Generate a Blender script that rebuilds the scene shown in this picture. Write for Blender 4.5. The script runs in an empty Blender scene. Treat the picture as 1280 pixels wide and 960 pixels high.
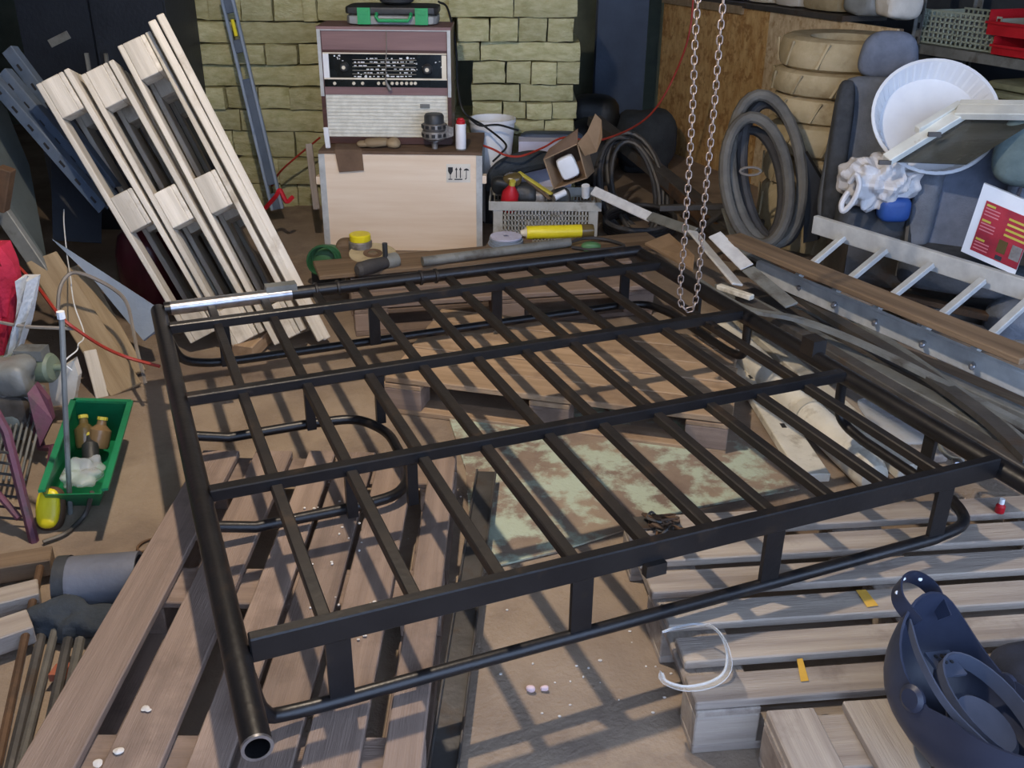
import bpy, bmesh, math, random
from mathutils import Vector, Matrix, noise as mnoise
random.seed(7)
SC = bpy.context.scene
COL = SC.collection
R = math.radians
# ------------------------------------------------------------------ camera
F_PX, PITCH, ROLL, CAM_H = 1220.0, R(25.5), R(-0.6), 1.6
_f = Vector((0, math.cos(PITCH), -math.sin(PITCH)))
_r = Vector((1, 0, 0))
_u = _r.cross(_f)
CR = _r * math.cos(ROLL) - _u * math.sin(ROLL)
CU = _u * math.cos(ROLL) + _r * math.sin(ROLL)
CO = Vector((0, 0, CAM_H))
cd = bpy.data.cameras.new('camera')
cam = bpy.data.objects.new('camera', cd)
COL.objects.link(cam)
cam.matrix_world = Matrix(((CR.x, CU.x, -_f.x, CO.x), (CR.y, CU.y, -_f.y, CO.y), (CR.z, CU.z, -_f.z, CO.z), (0, 0, 0, 1)))
cd.sensor_fit = 'HORIZONTAL'
cd.sensor_width = 36.0
cd.lens = F_PX / 1280 * 36
cd.clip_start = 0.05
SC.camera = cam
# ------------------------------------------------------------------ world (daylight through the open gate behind the camera), exposure
w = bpy.data.worlds.new('world')
SC.world = w
w.use_nodes = True
w.node_tree.nodes['Background'].inputs[0].default_value = (0.50, 0.66, 1.0, 1)
w.node_tree.nodes['Background'].inputs[1].default_value = 3.0
SC.view_settings.view_transform = 'Standard'
SC.view_settings.look = 'None'
SC.view_settings.gamma = 1
SC.view_settings.use_curve_mapping = False
SC.view_settings.exposure = 0.45
LAMP_POS = Vector((-0.50, 2.30, 2.50))
LAMP_POWER = 130.0
LAMP_COLOR = (1.0, 0.84, 0.66)

# ------------------------------------------------------------------ measuring helpers
A0 = R(22.5)
UX = Vector((math.cos(A0), math.sin(A0), 0))
VX = Vector((-math.sin(A0), math.cos(A0), 0))
ZX = Vector((0, 0, 1))
def ray(x, y): return _f * F_PX + CR * (x - 640) - CU * (y - 480)
def fp(x, y, z=0.0):
    d = ray(x, y); return CO + d * ((z - CO.z) / d.z)
def wp(x, y, Y):
    d = ray(x, y); return CO + d * (Y / d.y)
def uv(u, v, z=0.0): return UX * u + VX * v + ZX * z

# ------------------------------------------------------------------ materials
def S(r, g, b):
    def l(c):
        c /= 255.0
        return c / 12.92 if c <= 0.04045 else ((c + 0.055) / 1.055) ** 2.4
    return (l(r), l(g), l(b), 1)
MATS = {}
def mat(name, c1, c2=None, sc=6.0, rough=0.7, metal=0.0, bump=0.15, stretch=(1, 1, 1), rand=0.12, lo=0.35, hi=0.65,
        c3=None, sc3=2.5, lo3=0.5, hi3=0.62, alpha=None, trans=0.0, fine=60.0, detail=6.0):
    if name in MATS: return MATS[name]
    m = bpy.data.materials.new(name); m.use_nodes = True
    nt = m.node_tree; N = nt.nodes; L = nt.links
    b = N['Principled BSDF']
    tc = N.new('ShaderNodeTexCoord'); oi = N.new('ShaderNodeObjectInfo')
    vm = N.new('ShaderNodeVectorMath'); vm.operation = 'ADD'
    cx = N.new('ShaderNodeCombineXYZ')
    mul = N.new('ShaderNodeMath'); mul.operation = 'MULTIPLY'; mul.inputs[1].default_value = 37.0
    L.new(oi.outputs['Random'], mul.inputs[0])
    for i in range(3): L.new(mul.outputs[0], cx.inputs[i])
    L.new(tc.outputs['Object'], vm.inputs[0]); L.new(cx.outputs[0], vm.inputs[1])
    mp = N.new('ShaderNodeMapping'); mp.inputs['Scale'].default_value = stretch
    L.new(vm.outputs[0], mp.inputs['Vector'])
    nz = N.new('ShaderNodeTexNoise'); nz.inputs['Scale'].default_value = sc; nz.inputs['Detail'].default_value = detail
    nz.inputs['Roughness'].default_value = 0.6
    L.new(mp.outputs[0], nz.inputs['Vector'])
    rp = N.new('ShaderNodeValToRGB')
    rp.color_ramp.elements[0].position = lo; rp.color_ramp.elements[0].color = c1
    rp.color_ramp.elements[1].position = hi; rp.color_ramp.elements[1].color = c2 or c1
    L.new(nz.outputs['Fac'], rp.inputs[0])
    out = rp.outputs[0]
    if c3:
        n3 = N.new('ShaderNodeTexNoise'); n3.inputs['Scale'].default_value = sc3; n3.inputs['Detail'].default_value = 8
        n3.inputs['Roughness'].default_value = 0.65
        L.new(vm.outputs[0], n3.inputs['Vector'])
        r3 = N.new('ShaderNodeValToRGB')
        r3.color_ramp.elements[0].position = lo3; r3.color_ramp.elements[0].color = (0, 0, 0, 1)
        r3.color_ramp.elements[1].position = hi3; r3.color_ramp.elements[1].color = (1, 1, 1, 1)
        L.new(n3.outputs['Fac'], r3.inputs[0])
        mx = N.new('ShaderNodeMix'); mx.data_type = 'RGBA'
        L.new(r3.outputs[0], mx.inputs[0]); L.new(out, mx.inputs[6]); mx.inputs[7].default_value = c3
        out = mx.outputs[2]
    if rand:
        hs = N.new('ShaderNodeHueSaturation')
        mr = N.new('ShaderNodeMapRange'); mr.inputs['To Min'].default_value = 1 - rand; mr.inputs['To Max'].default_value = 1 + rand
        L.new(oi.outputs['Random'], mr.inputs['Value']); L.new(mr.outputs[0], hs.inputs['Value']); L.new(out, hs.inputs['Color'])
        out = hs.outputs[0]
    L.new(out, b.inputs['Base Color'])
    b.inputs['Roughness'].default_value = rough; b.inputs['Metallic'].default_value = metal
    if trans:
        b.inputs['Transmission Weight'].default_value = trans
        b.inputs['IOR'].default_value = 1.2
    if alpha is not None: b.inputs['Alpha'].default_value = alpha
    if bump:
        n2 = N.new('ShaderNodeTexNoise'); n2.inputs['Scale'].default_value = fine; n2.inputs['Detail'].default_value = 4
        L.new(mp.outputs[0], n2.inputs['Vector'])
        bp = N.new('ShaderNodeBump'); bp.inputs['Strength'].default_value = bump; bp.inputs['Distance'].default_value = 0.01
        L.new(n2.outputs['Fac'], bp.inputs['Height']); L.new(bp.outputs[0], b.inputs['Normal'])
    MATS[name] = m
    return m
GR = (0.25, 5, 5)   # grain along local X
m_floor = mat('concrete_floor', S(136, 119, 102), S(162, 144, 124), 3, 0.85, bump=0.35, c3=S(116, 100, 88), sc3=1.7, lo3=0.5, hi3=0.66, rand=0, fine=90)
m_wall = mat('dark_wall', S(52, 58, 66), S(74, 80, 86), 2.5, 0.9, rand=0)
m_wallback = mat('back_wall', S(88, 96, 84), S(120, 126, 108), 3, 0.9, rand=0)
m_ceil = mat('ceiling', S(70, 68, 64), S(84, 80, 76), 2, 0.9, rand=0)
m_black = mat('black_paint', S(20, 19, 21), S(29, 27, 28), 9, 0.38, bump=0.08, rand=0.05, c3=S(52, 42, 34), sc3=14, lo3=0.58, hi3=0.75)
m_blackdust = mat('dusty_black_paint', S(24, 22, 23), S(37, 32, 29), 12, 0.5, bump=0.1, rand=0.08, c3=S(58, 46, 35), sc3=10, lo3=0.58, hi3=0.72)
m_steelbare = mat('bare_steel', S(150, 150, 156), S(190, 190, 194), 20, 0.32, 0.9, bump=0.05)
m_bright = mat('bright_metal', S(206, 206, 206), S(228, 228, 226), 20, 0.35, 0.1, bump=0.05)
m_palold = mat('old_pallet_wood', S(128, 110, 98), S(152, 132, 118), 5, 0.85, bump=0.3, stretch=GR, rand=0.16, c3=S(112, 95, 84), sc3=4, lo3=0.52, hi3=0.7)
m_palgrey = mat('grey_pallet_wood', S(138, 126, 116), S(176, 164, 150), 5, 0.85, bump=0.3, stretch=GR, rand=0.12, c3=S(118, 104, 94), sc3=4, lo3=0.55, hi3=0.72)
m_palyel = mat('yellow_pallet_wood', S(156, 130, 102), S(182, 154, 124), 5, 0.8, bump=0.3, stretch=GR, rand=0.14, c3=S(132, 108, 86), sc3=4, lo3=0.52, hi3=0.7)
m_palnew = mat('pale_pallet_wood', S(190, 182, 168), S(222, 214, 200), 5, 0.8, bump=0.25, stretch=GR, rand=0.14, c3=S(156, 142, 122), sc3=5, lo3=0.58, hi3=0.75)
m_plank = mat('brown_plank', S(96, 78, 60), S(134, 112, 88), 5, 0.85, bump=0.3, stretch=GR, rand=0.15)
m_tanboard = mat('tan_board', S(140, 120, 92), S(166, 146, 116), 5, 0.8, bump=0.2, stretch=GR, rand=0.12)
m_ply = mat('birch_plywood', S(232, 208, 180), S(242, 222, 198), 4, 0.6, bump=0.08, stretch=(0.4, 4, 6), rand=0, c3=S(220, 190, 158), sc3=3, lo3=0.6, hi3=0.8)
m_alu = mat('aluminium', S(176, 178, 178), S(202, 204, 202), 14, 0.45, 0.1, bump=0.05, rand=0.05)
m_wool = mat('mineral_wool', S(168, 164, 120), S(194, 190, 150), 14, 0.95, bump=0.8, stretch=(1, 1, 2.6), rand=0.14, c3=S(146, 144, 98), sc3=7, lo3=0.55, hi3=0.72, fine=45)
m_veneer = mat('walnut_veneer', S(66, 40, 34), S(92, 58, 48), 6, 0.45, bump=0.05, stretch=GR, rand=0)
m_veneerl = mat('mauve_veneer', S(120, 92, 92), S(140, 110, 108), 6, 0.5, bump=0.04, stretch=GR, rand=0)
m_cloth = mat('speaker_cloth', S(206, 204, 192), S(226, 224, 212), 30, 0.85, bump=0.2, rand=0)
m_glassblk = mat('dial_glass', S(16, 20, 22), S(30, 36, 38), 12, 0.12, bump=0, rand=0)
m_white = mat('white_plastic', S(226, 228, 232), S(238, 240, 242), 5, 0.45, bump=0.03, rand=0.03)
m_whitewood = mat('white_painted_wood', S(214, 214, 204), S(232, 232, 222), 8, 0.6, bump=0.08, rand=0.04, c3=S(176, 168, 150), sc3=12, lo3=0.64, hi3=0.75)
m_cream = mat('ivory_plastic', S(222, 212, 190), S(234, 226, 206), 8, 0.5, bump=0.03, rand=0)
m_green = mat('green_plastic', S(18, 110, 70), S(30, 132, 86), 6, 0.45, bump=0.06, rand=0.05, c3=S(40, 90, 66), sc3=7, lo3=0.58, hi3=0.75)
m_greentrim = mat('case_green', S(38, 150, 92), S(52, 168, 106), 8, 0.5, rand=0.04)
m_greyplastic = mat('grey_plastic', S(136, 140, 140), S(160, 164, 164), 6, 0.55, rand=0.08)
m_darkplastic = mat('dark_plastic', S(42, 44, 46), S(58, 60, 62), 6, 0.5, rand=0.1)
m_basket = mat('basket_plastic', S(168, 166, 158), S(190, 188, 180), 7, 0.6, rand=0.03, c3=S(140, 132, 118), sc3=9, lo3=0.56, hi3=0.72)
m_red = mat('red_plastic', S(170, 22, 34), S(196, 34, 44), 6, 0.4, rand=0.05)
m_redfab = mat('red_fabric', S(158, 24, 52), S(196, 40, 72), 8, 0.85, bump=0.4, rand=0)
m_maroon = mat('maroon_paint', S(70, 22, 32), S(88, 30, 40), 5, 0.3, rand=0)
m_purple = mat('worn_purple_paint', S(92, 52, 70), S(122, 78, 92), 9, 0.6, metal=0.2, rand=0.08, c3=S(78, 66, 66), sc3=9, lo3=0.52, hi3=0.66)
m_yellow = mat('yellow_plastic', S(226, 206, 24), S(240, 222, 50), 8, 0.4, rand=0.03)
m_yellowdull = mat('dull_yellow', S(190, 176, 60), S(206, 192, 84), 8, 0.6, rand=0.05)
m_osb = mat('osb', S(196, 150, 92), S(226, 190, 130), 26, 0.8, bump=0.3, stretch=(1, 1, 0.35), rand=0, c3=S(172, 128, 76), sc3=18, lo3=0.5, hi3=0.62, detail=3)
m_osbpale = mat('pale_osb', S(206, 180, 140), S(232, 212, 176), 26, 0.8, bump=0.3, stretch=(1, 1, 0.6), rand=0, c3=S(186, 154, 112), sc3=18, lo3=0.52, hi3=0.64, detail=3)
m_blue = mat('blue_paint', S(52, 64, 82), S(66, 80, 100), 4, 0.6, metal=0.1, rand=0.06)
m_bluegrey = mat('blue_grey_steel', S(74, 88, 106), S(98, 110, 126), 5, 0.5, metal=0.1, rand=0.08, c3=S(70, 76, 84), sc3=5, lo3=0.55, hi3=0.7)
m_paleblue = mat('pale_blue_sheet', S(130, 144, 162), S(150, 162, 178), 3, 0.55, rand=0.04, c3=S(104, 122, 146), sc3=6, lo3=0.6, hi3=0.72)
m_greysteel = mat('grey_steel', S(108, 110, 108), S(138, 140, 136), 6, 0.5, metal=0.1, rand=0.12, c3=S(84, 78, 70), sc3=7, lo3=0.54, hi3=0.7)
m_darksteel = mat('dark_steel', S(64, 62, 60), S(86, 82, 78), 7, 0.5, metal=0.1, rand=0.15, c3=S(76, 60, 46), sc3=8, lo3=0.54, hi3=0.7)
m_rust = mat('rusty_steel', S(82, 62, 46), S(112, 84, 60), 8, 0.75, metal=0.2, rand=0.15, c3=S(62, 52, 44), sc3=7, lo3=0.5, hi3=0.66)
m_seat = mat('grey_seat_fabric', S(98, 104, 114), S(116, 122, 132), 16, 0.95, bump=0.3, rand=0.06, fine=160)
m_seatblue = mat('blue_grey_seat_fabric', S(98, 106, 122), S(114, 122, 138), 16, 0.95, bump=0.3, rand=0.05, fine=160)
m_seatdark = mat('dark_seat_fabric', S(58, 62, 68), S(76, 80, 86), 16, 0.95, bump=0.3, rand=0.05)
m_rubber = mat('black_rubber', S(50, 49, 50), S(70, 68, 68), 8, 0.7, bump=0.25, rand=0.2)
m_hose = mat('grey_hose', S(80, 77, 72), S(104, 100, 92), 8, 0.7, bump=0.25, rand=0.15)
m_tyre = mat('beige_wrapped_tyre', S(168, 152, 118), S(196, 180, 146), 6, 0.85, bump=0.3, rand=0.07, c3=S(146, 128, 96), sc3=5, lo3=0.54, hi3=0.7)
m_card = mat('cardboard', S(136, 112, 86), S(158, 132, 104), 8, 0.85, rand=0.06, bump=0.1)
m_carddark = mat('dark_cardboard', S(94, 74, 58), S(118, 94, 74), 8, 0.85, rand=0.06)
m_paper = mat('paper', S(214, 208, 196), S(232, 226, 214), 8, 0.8, rand=0.04)
m_print = mat('print_black', S(28, 28, 30), S(40, 40, 42), 8, 0.6, rand=0)
m_wire = mat('black_cable', S(24, 26, 26), S(36, 38, 38), 8, 0.5, rand=0)
m_wirered = mat('red_cable', S(150, 46, 34), S(176, 62, 46), 8, 0.5, rand=0)
m_wirewhite = mat('white_string', S(214, 216, 214), S(230, 230, 228), 8, 0.7, rand=0)
m_wiregrey = mat('grey_cable', S(112, 104, 96), S(134, 126, 116), 8, 0.6, rand=0)
m_chain = mat('zinc_chain', S(150, 132, 122), S(184, 168, 156), 30, 0.4, 0.7, rand=0.1)
m_wpipe = mat('dirty_white_pipe', S(206, 200, 184), S(226, 220, 204), 6, 0.6, rand=0.05, c3=S(160, 148, 126), sc3=7, lo3=0.54, hi3=0.68)
m_sheet = mat('peeling_sheet', S(122, 104, 92), S(152, 134, 114), 3.2, 0.8, bump=0.3, rand=0, lo=0.38, hi=0.62, c3=S(178, 188, 166), sc3=7.5, lo3=0.46, hi3=0.56)
m_rag = mat('dark_rag', S(46, 52, 58), S(62, 68, 74), 9, 0.95, bump=0.5, rand=0.1)
m_helmet = mat('navy_helmet', S(36, 41, 58), S(48, 54, 72), 5, 0.42, bump=0.05, rand=0)
m_helmetin = mat('navy_helmet_lining', S(58, 64, 80), S(74, 80, 96), 6, 0.6, bump=0.05, rand=0)
m_clear = mat('clear_plastic', S(232, 238, 242), S(240, 244, 248), 6, 0.12, bump=0.05, rand=0, alpha=0.32)
m_film = mat('clear_film', S(226, 232, 236), S(236, 240, 244), 6, 0.25, bump=0.3, rand=0, alpha=0.35)
m_bag = mat('white_bag', S(206, 204, 204), S(226, 224, 224), 9, 0.4, bump=0.3, rand=0, alpha=0.9)
m_bottle = mat('brown_bottle_glass', S(92, 78, 48), S(112, 96, 60), 5, 0.2, rand=0.15)
m_ochre = mat('ochre_mark', S(206, 160, 60), S(220, 176, 78), 10, 0.8, rand=0)
m_debris = mat('pale_crumbs', S(200, 192, 182), S(226, 220, 212), 30, 0.9, rand=0.1)
m_spray = mat('spray_white', S(226, 226, 232), S(236, 236, 240), 8, 0.4, rand=0)
m_castal = mat('cast_aluminium', S(120, 116, 112), S(158, 152, 146), 18, 0.5, 0.5, bump=0.3, rand=0, c3=S(84, 78, 72), sc3=12, lo3=0.52, hi3=0.68)
m_lavender = mat('lavender_paper', S(190, 190, 214), S(206, 206, 226), 8, 0.8, rand=0)
m_poster = mat('red_print', S(150, 26, 44), S(178, 40, 56), 7, 0.5, rand=0, c3=S(120, 18, 40), sc3=6, lo3=0.5, hi3=0.7)
m_cloth2 = mat('olive_cloth', S(116, 118, 92), S(142, 144, 112), 8, 0.9, bump=0.4, rand=0.1)

# ------------------------------------------------------------------ geometry helpers
WM = {}
def link(o, world, parent):
    COL.objects.link(o)
    if parent is not None:
        o.parent = parent
        o.matrix_basis = WM[parent.name].inverted() @ world
    else:
        o.matrix_basis = world
    WM[o.name] = world.copy()
    return o
def tag(o, label, cat, group=None, kind=None):
    o['label'] = label; o['category'] = cat
    if group: o['group'] = group
    if kind: o['kind'] = kind
    return o
def thing(name, label, cat, loc=(0, 0, 0), rotz=0.0, group=None, M=None):
    o = bpy.data.objects.new(name, None); o.empty_display_size = 0.1
    M = M if M is not None else Matrix.Translation(Vector(loc)) @ Matrix.Rotation(rotz, 4, 'Z')
    link(o, M, None)
    return tag(o, label, cat, group)
def finish(me, mat_, smooth, ang=35):
    me.materials.append(mat_)
    if smooth:
        me.shade_smooth()
        me.set_sharp_from_angle(angle=R(ang))
    return me
def frame(p0, p1, up=ZX):
    x = (p1 - p0).normalized()
    y = up.cross(x)
    if y.length < 1e-4: y = Vector((0, 1, 0)).cross(x)
    y.normalize(); z = x.cross(y)
    return x, y, z
def matx(o, x, y, z):
    return Matrix(((x.x, y.x, z.x, o.x), (x.y, y.y, z.y, o.y), (x.z, y.z, z.z, o.z), (0, 0, 0, 1)))
BARS = {}
def barmesh(L, w_, t, m, bev):
    k = (round(L, 3), round(w_, 4), round(t, 4), m.name, bev)
    if k in BARS: return BARS[k]
    bm = bmesh.new(); bmesh.ops.create_cube(bm, size=1)
    bmesh.ops.scale(bm, vec=(L, w_, t), verts=bm.verts)
    if bev: bmesh.ops.bevel(bm, geom=list(bm.edges), offset=min(bev, 0.3 * min(w_, t)), segments=1, affect='EDGES')
    me = bpy.data.meshes.new('bar'); bm.to_mesh(me); bm.free()
    me.materials.append(m); BARS[k] = me
    return me
def bar(name, p0, p1, w_, t, m, parent=None, up=ZX, bev=0.003):
    """rectangular bar / board / plank from p0 to p1 (centre line), own local X along its length"""
    p0 = Vector(p0); p1 = Vector(p1)
    x, y, z = frame(p0, p1, up)
    o = bpy.data.objects.new(name, barmesh((p1 - p0).length, w_, t, m, bev))
    return link(o, matx((p0 + p1) / 2, x, y, z), parent)
class G:
    def __init__(s): s.v = []; s.f = []
    def add(s, vs, fs):
        n = len(s.v); s.v += [Vector(a) for a in vs]; s.f += [tuple(i + n for i in f) for f in fs]; return s
    def box(s, c, size, ax=None):
        c = Vector(c); x, y, z = ax or (Vector((1, 0, 0)), Vector((0, 1, 0)), ZX)
        a, b, d = size[0] / 2, size[1] / 2, size[2] / 2
        vs = [c + x * (a * i) + y * (b * j) + z * (d * k) for i in (-1, 1) for j in (-1, 1) for k in (-1, 1)]
        return s.add(vs, [(0, 1, 3, 2), (4, 6, 7, 5), (0, 4, 5, 1), (2, 3, 7, 6), (0, 2, 6, 4), (1, 5, 7, 3)])
    def bar(s, p0, p1, w_, t, up=ZX):
        p0 = Vector(p0); p1 = Vector(p1); ax = frame(p0, p1, up)
        return s.box((p0 + p1) / 2, ((p1 - p0).length, w_, t), ax)
    def tube(s, pts, r, n=10, closed=False, caps=True, hollow=0.0):
        pts = [Vector(p) for p in pts]; k = len(pts)
        rr = r if isinstance(r, (list, tuple)) else [r] * k
        tang = []
        for i in range(k):
            if closed: t = pts[(i + 1) % k] - pts[i - 1]
            else: t = pts[min(i + 1, k - 1)] - pts[max(i - 1, 0)]
            tang.append(t.normalized())
        ref = ZX if abs(tang[0].z) < 0.9 else Vector((1, 0, 0))
        nrm = (ref - tang[0] * ref.dot(tang[0])).normalized()
        base = len(s.v)
        for i in range(k):
            nrm = (nrm - tang[i] * nrm.dot(tang[i]))
            nrm = nrm.normalized() if nrm.length > 1e-6 else tang[i].orthogonal().normalized()
            bn = tang[i].cross(nrm)
            for j in range(n):
                a = 2 * math.pi * j / n
                s.v.append(pts[i] + (nrm * math.cos(a) + bn * math.sin(a)) * rr[i])
        m_ = k if closed else k - 1
        for i in range(m_):
            for j in range(n):
                a = base + i * n + j; b = base + i * n + (j + 1) % n
                c = base + ((i + 1) % k) * n + (j + 1) % n; d = base + ((i + 1) % k) * n + j
                s.f.append((a, b, c, d))
        if caps and not closed:
            s.f.append(tuple(base + j for j in reversed(range(n))))
            s.f.append(tuple(base + (k - 1) * n + j for j in range(n)))
        return s
    def lathe(s, prof, o, axis=ZX, n=20, capb=True, capt=True):
        o = Vector(o); z = Vector(axis).normalized(); x = z.orthogonal().normalized(); y = z.cross(x)
        base = len(s.v)
        for (r, h) in prof:
            for j in range(n):
                a = 2 * math.pi * j / n
                s.v.append(o + z * h + (x * math.cos(a) + y * math.sin(a)) * r)
        for i in range(len(prof) - 1):
            for j in range(n):
                s.f.append((base + i * n + j, base + i * n + (j + 1) % n, base + (i + 1) * n + (j + 1) % n, base + (i + 1) * n + j))
        if capb: s.f.append(tuple(base + j for j in reversed(range(n))))
        if capt: s.f.append(tuple(base + (len(prof) - 1) * n + j for j in range(n)))
        return s
    def prism(s, poly, thick):
        """poly: list of 3D points (planar), extruded by the vector thick"""
        t = Vector(thick); n = len(poly)
        poly = [Vector(p) for p in poly]
        vs = poly + [p + t for p in poly]
        nn = Vector((0, 0, 0))
        for i in range(n): nn += poly[i].cross(poly[(i + 1) % n])
        fs = [tuple(range(n)), tuple(range(2 * n - 1, n - 1, -1))] + [(i, i + n, (i + 1) % n + n, (i + 1) % n) for i in range(n)]
        if nn.dot(t) > 0: fs = [tuple(reversed(f)) for f in fs]
        return s.add(vs, fs)
    def soft(s, c, size, ax=None, p=4.0, n=8, amp=0.0, seed=0.0, fr=4.0, taper=None):
        """rounded cushion-like block"""
        c = Vector(c); x, y, z = ax or (Vector((1, 0, 0)), Vector((0, 1, 0)), ZX)
        idx = {}; vs = []; fs = []
        def vert(a, b, d):
            k = (a, b, d)
            if k in idx: return idx[k]
            q = Vector((a / n * 2 - 1, b / n * 2 - 1, d / n * 2 - 1))
            q = Vector([math.sin(t * math.pi / 2) if p < 3 else t for t in q])
            l = (abs(q.x) ** p + abs(q.y) ** p + abs(q.z) ** p) ** (1 / p)
            q = q / l
            tx, ty = (1, 1) if taper is None else (1 + taper[0] * q.z, 1 + taper[1] * q.z)
            P = c + x * (q.x * size[0] / 2 * tx) + y * (q.y * size[1] / 2 * ty) + z * (q.z * size[2] / 2)
            if amp:
                e = mnoise.noise(P * fr + Vector((seed, seed, seed)))
                P = P + (P - c).normalized() * amp * e
            idx[k] = len(vs); vs.append(P); return idx[k]
        for i in range(n):
            for j in range(n):
                fs.append((vert(i, j, 0), vert(i, j + 1, 0), vert(i + 1, j + 1, 0), vert(i + 1, j, 0)))
                fs.append((vert(i, j, n), vert(i + 1, j, n), vert(i + 1, j + 1, n), vert(i, j + 1, n)))
                fs.append((vert(i, 0, j), vert(i + 1, 0, j), vert(i + 1, 0, j + 1), vert(i, 0, j + 1)))
                fs.append((vert(i, n, j), vert(i, n, j + 1), vert(i + 1, n, j + 1), vert(i + 1, n, j)))
                fs.append((vert(0, i, j), vert(0, i, j + 1), vert(0, i + 1, j + 1), vert(0, i + 1, j)))
                fs.append((vert(n, i, j), vert(n, i + 1, j), vert(n, i + 1, j + 1), vert(n, i, j + 1)))
        return s.add(vs, fs)
    def build(s, name, m, parent=None, smooth=True, origin=None, ang=35):
        """vertices are world coordinates"""
        if parent is not None: Wd = WM[parent.name]
        else:
            if origin is None:
                lo = Vector([min(v[i] for v in s.v) for i in range(3)]); hi = Vector([max(v[i] for v in s.v) for i in range(3)])
                origin = Vector(((lo.x + hi.x) / 2, (lo.y + hi.y) / 2, lo.z))
            Wd = Matrix.Translation(Vector(origin))
        inv = Wd.inverted()
        me = bpy.data.meshes.new(name); me.from_pydata([inv @ v for v in s.v], [], s.f); me.update()
        finish(me, m, smooth, ang)
        return link(bpy.data.objects.new(name, me), Wd, parent)
def solo(g, name, m, label, cat, smooth=True, group=None, ang=35):
    return tag(g.build(name, m, None, smooth, ang=ang), label, cat, group)
def curve(pts, k=6, closed=False):
    """Catmull-Rom through points"""
    pts = [Vector(p) for p in pts]; n = len(pts); out = []
    rng = range(n) if closed else range(n - 1)
    for i in rng:
        p1, p2 = pts[i], pts[(i + 1) % n]
        p0 = pts[i - 1] if (i > 0 or closed) else p1 * 2 - p2
        p3 = pts[(i + 2) % n] if (i + 2 < n or closed) else p2 * 2 - p1
        for j in range(k):
            t = j / k
            out.append(0.5 * ((2 * p1) + (p2 - p0) * t + (2 * p0 - 5 * p1 + 4 * p2 - p3) * t * t + (3 * p1 - p0 - 3 * p2 + p3) * t ** 3))
    if not closed: out.append(pts[-1])
    return out
def struct(o): o['kind'] = 'structure'; return o
ORD = ['first', 'second', 'third', 'fourth', 'fifth', 'sixth', 'seventh', 'eighth', 'ninth', 'tenth', 'eleventh', 'twelfth', 'thirteenth', 'fourteenth', 'fifteenth', 'sixteenth', 'seventeenth', 'eighteenth']
# ================================================================== the setting
def setting(g, name, m, label, cat, smooth=False):
    o = g.build(name, m, None, smooth); tag(o, label, cat); return struct(o)
g = G(); g.prism([(-5.2, -2.2, -0.06), (6.2, -2.2, -0.06), (6.2, 8.6, -0.06), (-5.2, 8.6, -0.06)], (0, 0, 0.06))
setting(g, 'floor', m_floor, 'dusty brown concrete workshop floor', 'floor')
g = G(); g.box((0.8, 8.42, 1.6), (11, 0.2, 3.2))
setting(g, 'wall_back', m_wallback, 'grey green back wall behind the mineral wool stack', 'wall')
g = G(); a = uv(-0.95, -0.2); b = uv(-0.95, 9.4); g.bar(a + ZX * 1.6, b + ZX * 1.6, 0.16, 3.2)
setting(g, 'wall_left', m_wall, 'dark bluish wall behind the leaning pallets', 'wall')
g = G(); a = uv(5.0, -0.8); b = uv(5.0, 6.9); g.bar(a + ZX * 1.6, b + ZX * 1.6, 0.16, 3.2)
setting(g, 'wall_right', m_wall, 'dark wall behind the steel shelving and car seats', 'wall')
g = G(); g.box((0.6, 4.1, 3.25), (11.6, 9.0, 0.1))
setting(g, 'ceiling', m_ceil, 'dark ceiling above the workshop', 'ceiling')
# blue column in the corner
t = thing('steel_column', 'dark blue steel column standing in the back corner left of the chipboard partition', 'column', wp(775, 60, 7.75) * 1)
p = wp(775, 60, 7.75)
WM[t.name] = Matrix.Translation((p.x, 7.75, 0)); t.matrix_basis = WM[t.name]
hw = (wp(806, 40, 7.75).x - wp(744, 40, 7.75).x) / 2
G().box((p.x, 7.66, 1.6), (hw * 2, 0.02, 3.16)).build('front_flange', m_blue, t, False)
G().box((p.x, 7.83, 1.6), (hw * 2, 0.02, 3.16)).build('rear_flange', m_blue, t, False)
G().box((p.x, 7.75, 1.6), (0.03, 0.15, 3.16)).build('web', m_blue, t, False)

# ================================================================== lamp (hangs above the rack, out of frame)
t = thing('pendant_lamp', 'bare bulb pendant lamp hanging from the ceiling above the rack', 'lamp', (LAMP_POS.x, LAMP_POS.y, LAMP_POS.z))
G().tube([LAMP_POS + ZX * 0.09, (LAMP_POS.x, LAMP_POS.y, 3.2)], 0.005, 6).build('cord', m_wire, t)
G().lathe([(0.024, 0.045), (0.026, 0.06), (0.026, 0.09), (0.012, 0.10)], LAMP_POS, ZX, 14).build('socket', m_darkplastic, t)
m_bulb = bpy.data.materials.new('lamp_bulb'); m_bulb.use_nodes = True
bb = m_bulb.node_tree.nodes['Principled BSDF']
bb.inputs['Emission Color'].default_value = (1, 0.86, 0.68, 1); bb.inputs['Emission Strength'].default_value = 3
G().lathe([(0.008, -0.052), (0.026, -0.044), (0.036, -0.022), (0.036, 0.0), (0.028, 0.025), (0.02, 0.045)], LAMP_POS, ZX, 16).build('bulb', m_bulb, t)
ld = bpy.data.lights.new('bulb_light', 'POINT'); ld.energy = LAMP_POWER; ld.color = LAMP_COLOR; ld.shadow_soft_size = 0.04
lo = bpy.data.objects.new('bulb_light', ld); COL.objects.link(lo); lo.parent = t
lo.location = (0, 0, -0.10)

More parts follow.
